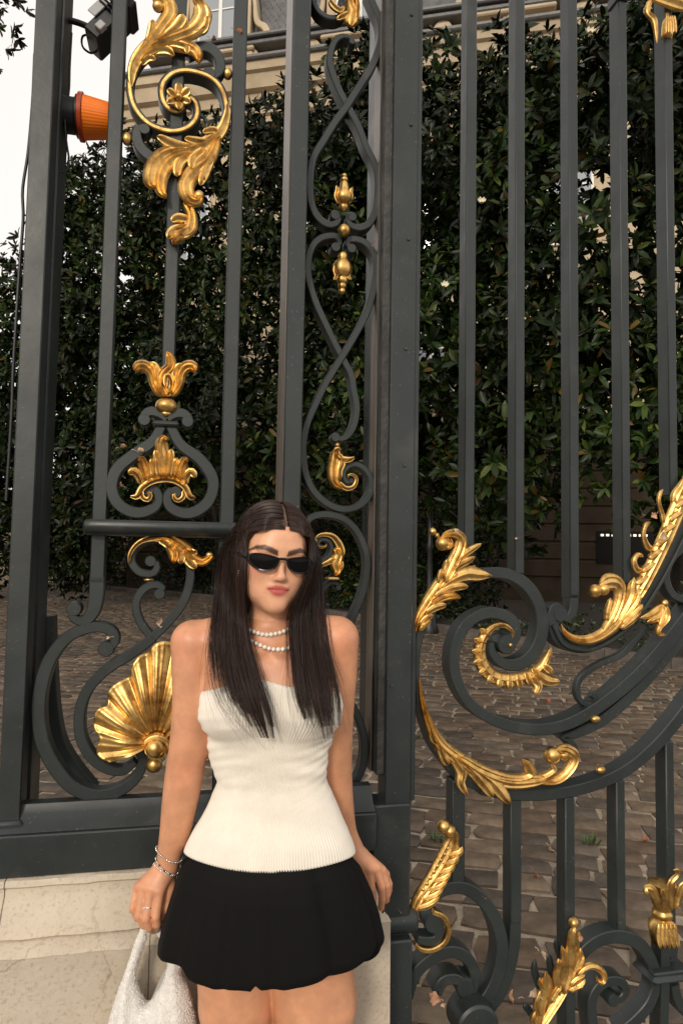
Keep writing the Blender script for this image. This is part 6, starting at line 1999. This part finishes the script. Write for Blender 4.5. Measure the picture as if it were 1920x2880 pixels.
# ------------------------------------------------------------------ fittings on the corner post
M_PLASTIC = mat('black_plastic', (.012, .012, .013), .4)
M_GREYP = mat('grey_label', (.42, .42, .42), .5)
M_AMBER = bpy.data.materials.new('amber_lens'); M_AMBER.use_nodes = True
b_ = M_AMBER.node_tree.nodes['Principled BSDF']
b_.inputs['Base Color'].default_value = (1.0, .22, .008, 1); b_.inputs['Roughness'].default_value = .18; b_.inputs['Subsurface Weight'].default_value = .0
M_AMBERD = mat('amber_rim', (.38, .045, .008), .25)
kb = cm('A1', 400, 540, 1, -.10)
g = gp(*src('A1', 400, 542), -.10)
be = thing('warning_beacon', 'orange ribbed warning beacon fixed sideways to the corner post', 'beacon', GP + GU * g[0] + GN * -.10 + np.array([0, 0, g[1]]), GA)
X0 = lambda x: (x - 400) * kb
mb = MB(); lathe(mb, [(70 * kb, X0(285)), (78 * kb, X0(292)), (78 * kb, X0(352)), (92 * kb, X0(358)), (92 * kb, X0(366))], (0, 0, 0), 28, 'x'); mb.build('base', M_PLASTIC, be, 40)
mb = MB(); lathe(mb, [(98 * kb, X0(366.5)), (104 * kb, X0(370)), (104 * kb, X0(386)), (97 * kb, X0(390))], (0, 0, 0), 36, 'x'); mb.build('rim', M_AMBERD, be, 40)
mb = MB(); lathe(mb, [(94 * kb, X0(390.5)), (92 * kb, X0(396)), (84 * kb, X0(450)), (76 * kb, X0(505)), (72 * kb, X0(520)), (60 * kb, X0(527)), (1 * kb, X0(530))], (0, 0, 0), 120, 'x', lambda t, h: 1 + .014 * np.cos(40 * t)); mb.build('lens', M_AMBER, be, 60)

g = gp(*src('A1', 480, 130), -.10); kb = cm('A1', 480, 130, 1, -.10)
fl = thing('floodlight', 'small black floodlight on a bracket arm high on the corner post', 'floodlight', GP + GU * g[0] + GN * -.10 + np.array([0, 0, g[1]]), GA)
R = lambda pts: pts


def rbox(name, cx, cz, w, h, d, ang, m, par, dy=0.0, ch=.004):
    mb = MB(); box(mb, -w / 2 * kb, w / 2 * kb, -d / 2 + dy, d / 2 + dy, -h / 2 * kb, h / 2 * kb, ch)
    o = mb.build(name, m, par, 30); o.location = ((cx - 480) * kb, 0, -(cz - 130) * kb); o.rotation_euler = (0, rad(ang), 0); return o


rbox('housing', 505, 125, 78, 235, .09, 38, M_PLASTIC, fl)
rbox('label', 462, 100, 40, 88, .004, 38, M_GREYP, fl, -.05, .001)
for i in range(4):
    rbox('cooling_fin', 492 + 12 * i, 60 - 16 * i + 30, 62, 9, .012, 38, M_PLASTIC, fl, -.052, .002)
rbox('cap', 478, 190, 34, 40, .02, 38, M_GREYP, fl, -.05, .002)
rbox('front_plate', 590, 45, 60, 50, .10, 38, M_PLASTIC, fl, 0.0)
mb = MB(); tube(mb, [((x - 480) * kb, .0, -(y - 130) * kb) for x, y in ((305, 118), (370, 125), (430, 142))], 14 * kb, 10); mb.build('arm', M_PLASTIC, fl, 60)
mb = MB(); ball(mb, ((432 - 480) * kb, -.01, -(150 - 130) * kb), 24 * kb, 14); mb.build('joint', M_PLASTIC, fl, 180)
mb = MB(); tube(mb, [((x - 480) * kb, .015, -(y - 130) * kb) for x, y in ((430, 150), (385, 165), (385, 215), (420, 240), (450, 225))], 5 * kb, 6); mb.build('cable', M_PLASTIC, fl, 60)
for lab, c, pts, w, r in (('black cable looping down the right side of the corner post', 'A1', [(330, 150), (322, 300), (318, 420), (300, 520), (305, 640), (318, 740), (300, 800), (285, 790)], -.07, 5), ('dark cable running down the outer left edge of the corner post', 'A1', [(160, 250), (150, 470), (130, 700), (105, 870), (108, 1000), (95, 1176), (80, 1400), (62, 1700), (55, 1900), (30, 2300)], .01, 7)):
    cb = thing('cable', lab, 'cable', GP, GA)
    G = [(*gp(*src(c, x, y), w),) for x, y in pts]
    mb = MB(); tube(mb, [(u, -w, z) for u, z in G], r * cm(c, 200, 500, 1), 7, .02); mb.build('sheath', M_PLASTIC, cb, 60)

# ------------------------------------------------------------------ dead leaves caught in the ironwork, on the paving, weeds between the cobbles
M_DRY = [mat('dry_leaf_a', (.46, .25, .15), .8, var=.3, vscale=60), mat('dry_leaf_b', (.55, .40, .26), .8, var=.3, vscale=60), mat('dry_leaf_c', (.30, .11, .05), .8, var=.3, vscale=60)]


def leaf_bit(p, size, lab, m, par_seed, group='dead leaves caught in the ironwork'):
    rr = np.random.default_rng(par_seed)
    o = thing('dead_leaf', lab, 'leaf', p, rr.uniform(0, 6.3), group)
    n = 7; V = []
    for i in range(n):
        t = i / (n - 1); wv = .38 * math.sin(math.pi * t) ** .8 * (1 + .25 * math.sin(9 * t + par_seed))
        for s_ in (-1, -.5, 0, .5, 1):
            V.append((size * .72 * (t - .5), size * wv * s_, size * (.25 * s_ * s_ * wv * 2 + .22 * math.sin(2.2 * t + par_seed) + .05 * rr.normal())))
    mb = MB(); mb.add(V, grid_faces(n, 5)); b = mb.build('blade', m, o, 180); b.rotation_euler = (rr.uniform(.5, 1.3), rr.uniform(-.5, .5), 0)
    mb = MB(); tube(mb, [(size * .5, 0, size * .15), (size * .75, .1 * size, size * .25), (size * .95, .05 * size, size * .2)], size * .025, 5); st_ = mb.build('stalk', m, o, 60); st_.rotation_euler = b.rotation_euler
    return o


def gw(c, x, y, w):
    u, z = gp(*src(c, x, y), w)
    return GP + GU * u + GN * w + np.array([0, 0, z])


for i, (c, x, y, w, s, m, lab) in enumerate([
        ('A2', 570, 880, .01, .028, 0, 'pinkish dead leaf left of the gilded palmette on the bell scroll'),
        ('A2', 645, 900, .012, .030, 1, 'pale dead leaf lying on the bell scroll beside the palmette'),
        ('A2', 555, 1052, -.01, .026, 0, 'small pink dead leaf hanging inside the left bell scroll'),
        ('A3', 738, 512, .0, .034, 1, 'curled dead leaf caught above the gilded shell'),
        ('A3', 500, 572, .0, .022, 1, 'tiny dead leaf on the great scroll left of the shell'),
        ('E2', 945, 1065, -.01, .026, 1, 'pale pink dead leaf beside the worn strip at mid height'),
        ('A1', 1098, 140, .006, .030, 2, 'brown dead seed cluster on the bar beside the dormer window'),
        ('A1', 985, 185, -.02, .030, 0, 'thin dead leaf in front of the dormer window'),
        ('F4', 530, 190, .03, .032, 1, 'pale dead leaf lying on the curled top of the big acanthus'),
        ('F4', 690, 500, .01, .018, 2, 'tiny red scrap beside the acanthus near the spiral'),
        ('F4', 1080, 240, .01, .014, 0, 'tiny dead flower on the second tall bar'),
        ('F2', 1300, 620, .02, .034, 0, 'pink dead leaf caught in the gilded tongues at far right'),
        ('F2', 1200, 620, .02, .020, 1, 'small pale dead leaf at the left tip of the gilded tongues'),
        ('F2', 1390, 820, .03, .034, 1, 'pale dead leaf stuck in the twisted gilded band'),
        ('F5', 350, 950, .03, .050, 0, 'large reddish dead leaf in the scroll above the hinge disc'),
        ('F5', 415, 1005, .035, .022, 1, 'small cream dead leaf below the reddish one by the hinge disc'),
        ('F6', 620, 720, .02, .034, 0, 'pink dead leaf behind the big gilded acanthus at bottom right'),
        ('F6', 190, 1220, .02, .044, 1, 'pale crescent dead leaf left of the bottom gilded acanthus'),
        ('F6', 280, 880, .01, .036, 1, 'pinkish dead leaf on the dark tips of the bottom acanthus'),
        ('F5', 805, 35, .004, .014, 2, 'tiny red scrap on the low scroll'),
        ('B4', 265, 662, .04, .016, 0, 'tiny dead scrap on the hinge barrel')]):
    leaf_bit(gw(c, x, y, w), s * .8, lab, M_DRY[m], i)


def floor_at(c, x, y, z=.02):
    d = ray(*src(c, x, y))
    return CAM_P + d * ((z - CAM_H) / d[2])


for i, (c, x, y, s, m, lab) in enumerate([('B4', 965, 372, .05, 1, 'yellowish dead leaf on the cobbles between the short bars'), ('B4', 895, 490, .045, 2, 'flat brown dead leaf on the cobbles beside the second short bar'), ('B3', 945, 872, .09, 2, 'brown dead leaf on the paving below the gilded crescent'), ('B4', 1400, 335, .05, 2, 'brown dead leaf on the paving near the right short bars'), ('F5', 870, 600, .04, 0, 'reddish dead leaf on the cobbles inside the low scroll'), ('F5', 1030, 930, .05, 0, 'reddish dead leaf on the cobbles near the bottom rail'), ('B3', 1095, 650, .10, 1, 'pale dead leaf under the moulded scroll by the kerb')]):
    leaf_bit(floor_at(c, x, y), s, lab, M_DRY[m], 60 + i, 'dead leaves on the paving')
M_GRASS = mat('weed_blade', (.06, .10, .025), .6)
for c, x, y, n, lab in (('B4', 450, 345, 26, 'green weed tuft between cobbles left of the first short bar'), ('B4', 1140, 352, 34, 'green weed tuft between cobbles right of the third short bar'), ('B3', 360, 1045, 20, 'small green weed tuft by the stile foot')):
    o = thing('weed', lab, 'weed', floor_at(c, x, y, .0), 0, 'weeds between the cobbles')
    mb = MB()
    for i in range(n):
        a, l_ = rng.uniform(0, 6.3), rng.uniform(.03, .06); d = np.array([math.cos(a), math.sin(a), 0]); b = rng.uniform(-.025, .025, 3) * np.array([1.5, 1, 0]); s_ = np.cross(d, [0, 0, 1]) * .0025
        e = b + d * l_ * .5 + np.array([0, 0, l_ * .8]); f = b + d * l_ + np.array([0, 0, l_ * .75])
        mb.add([b - s_, b + s_, e + s_ * 1.2, e - s_ * 1.2, f], [(0, 1, 2, 3), (3, 2, 4)])
    mb.build('blades', M_GRASS, o, 180)
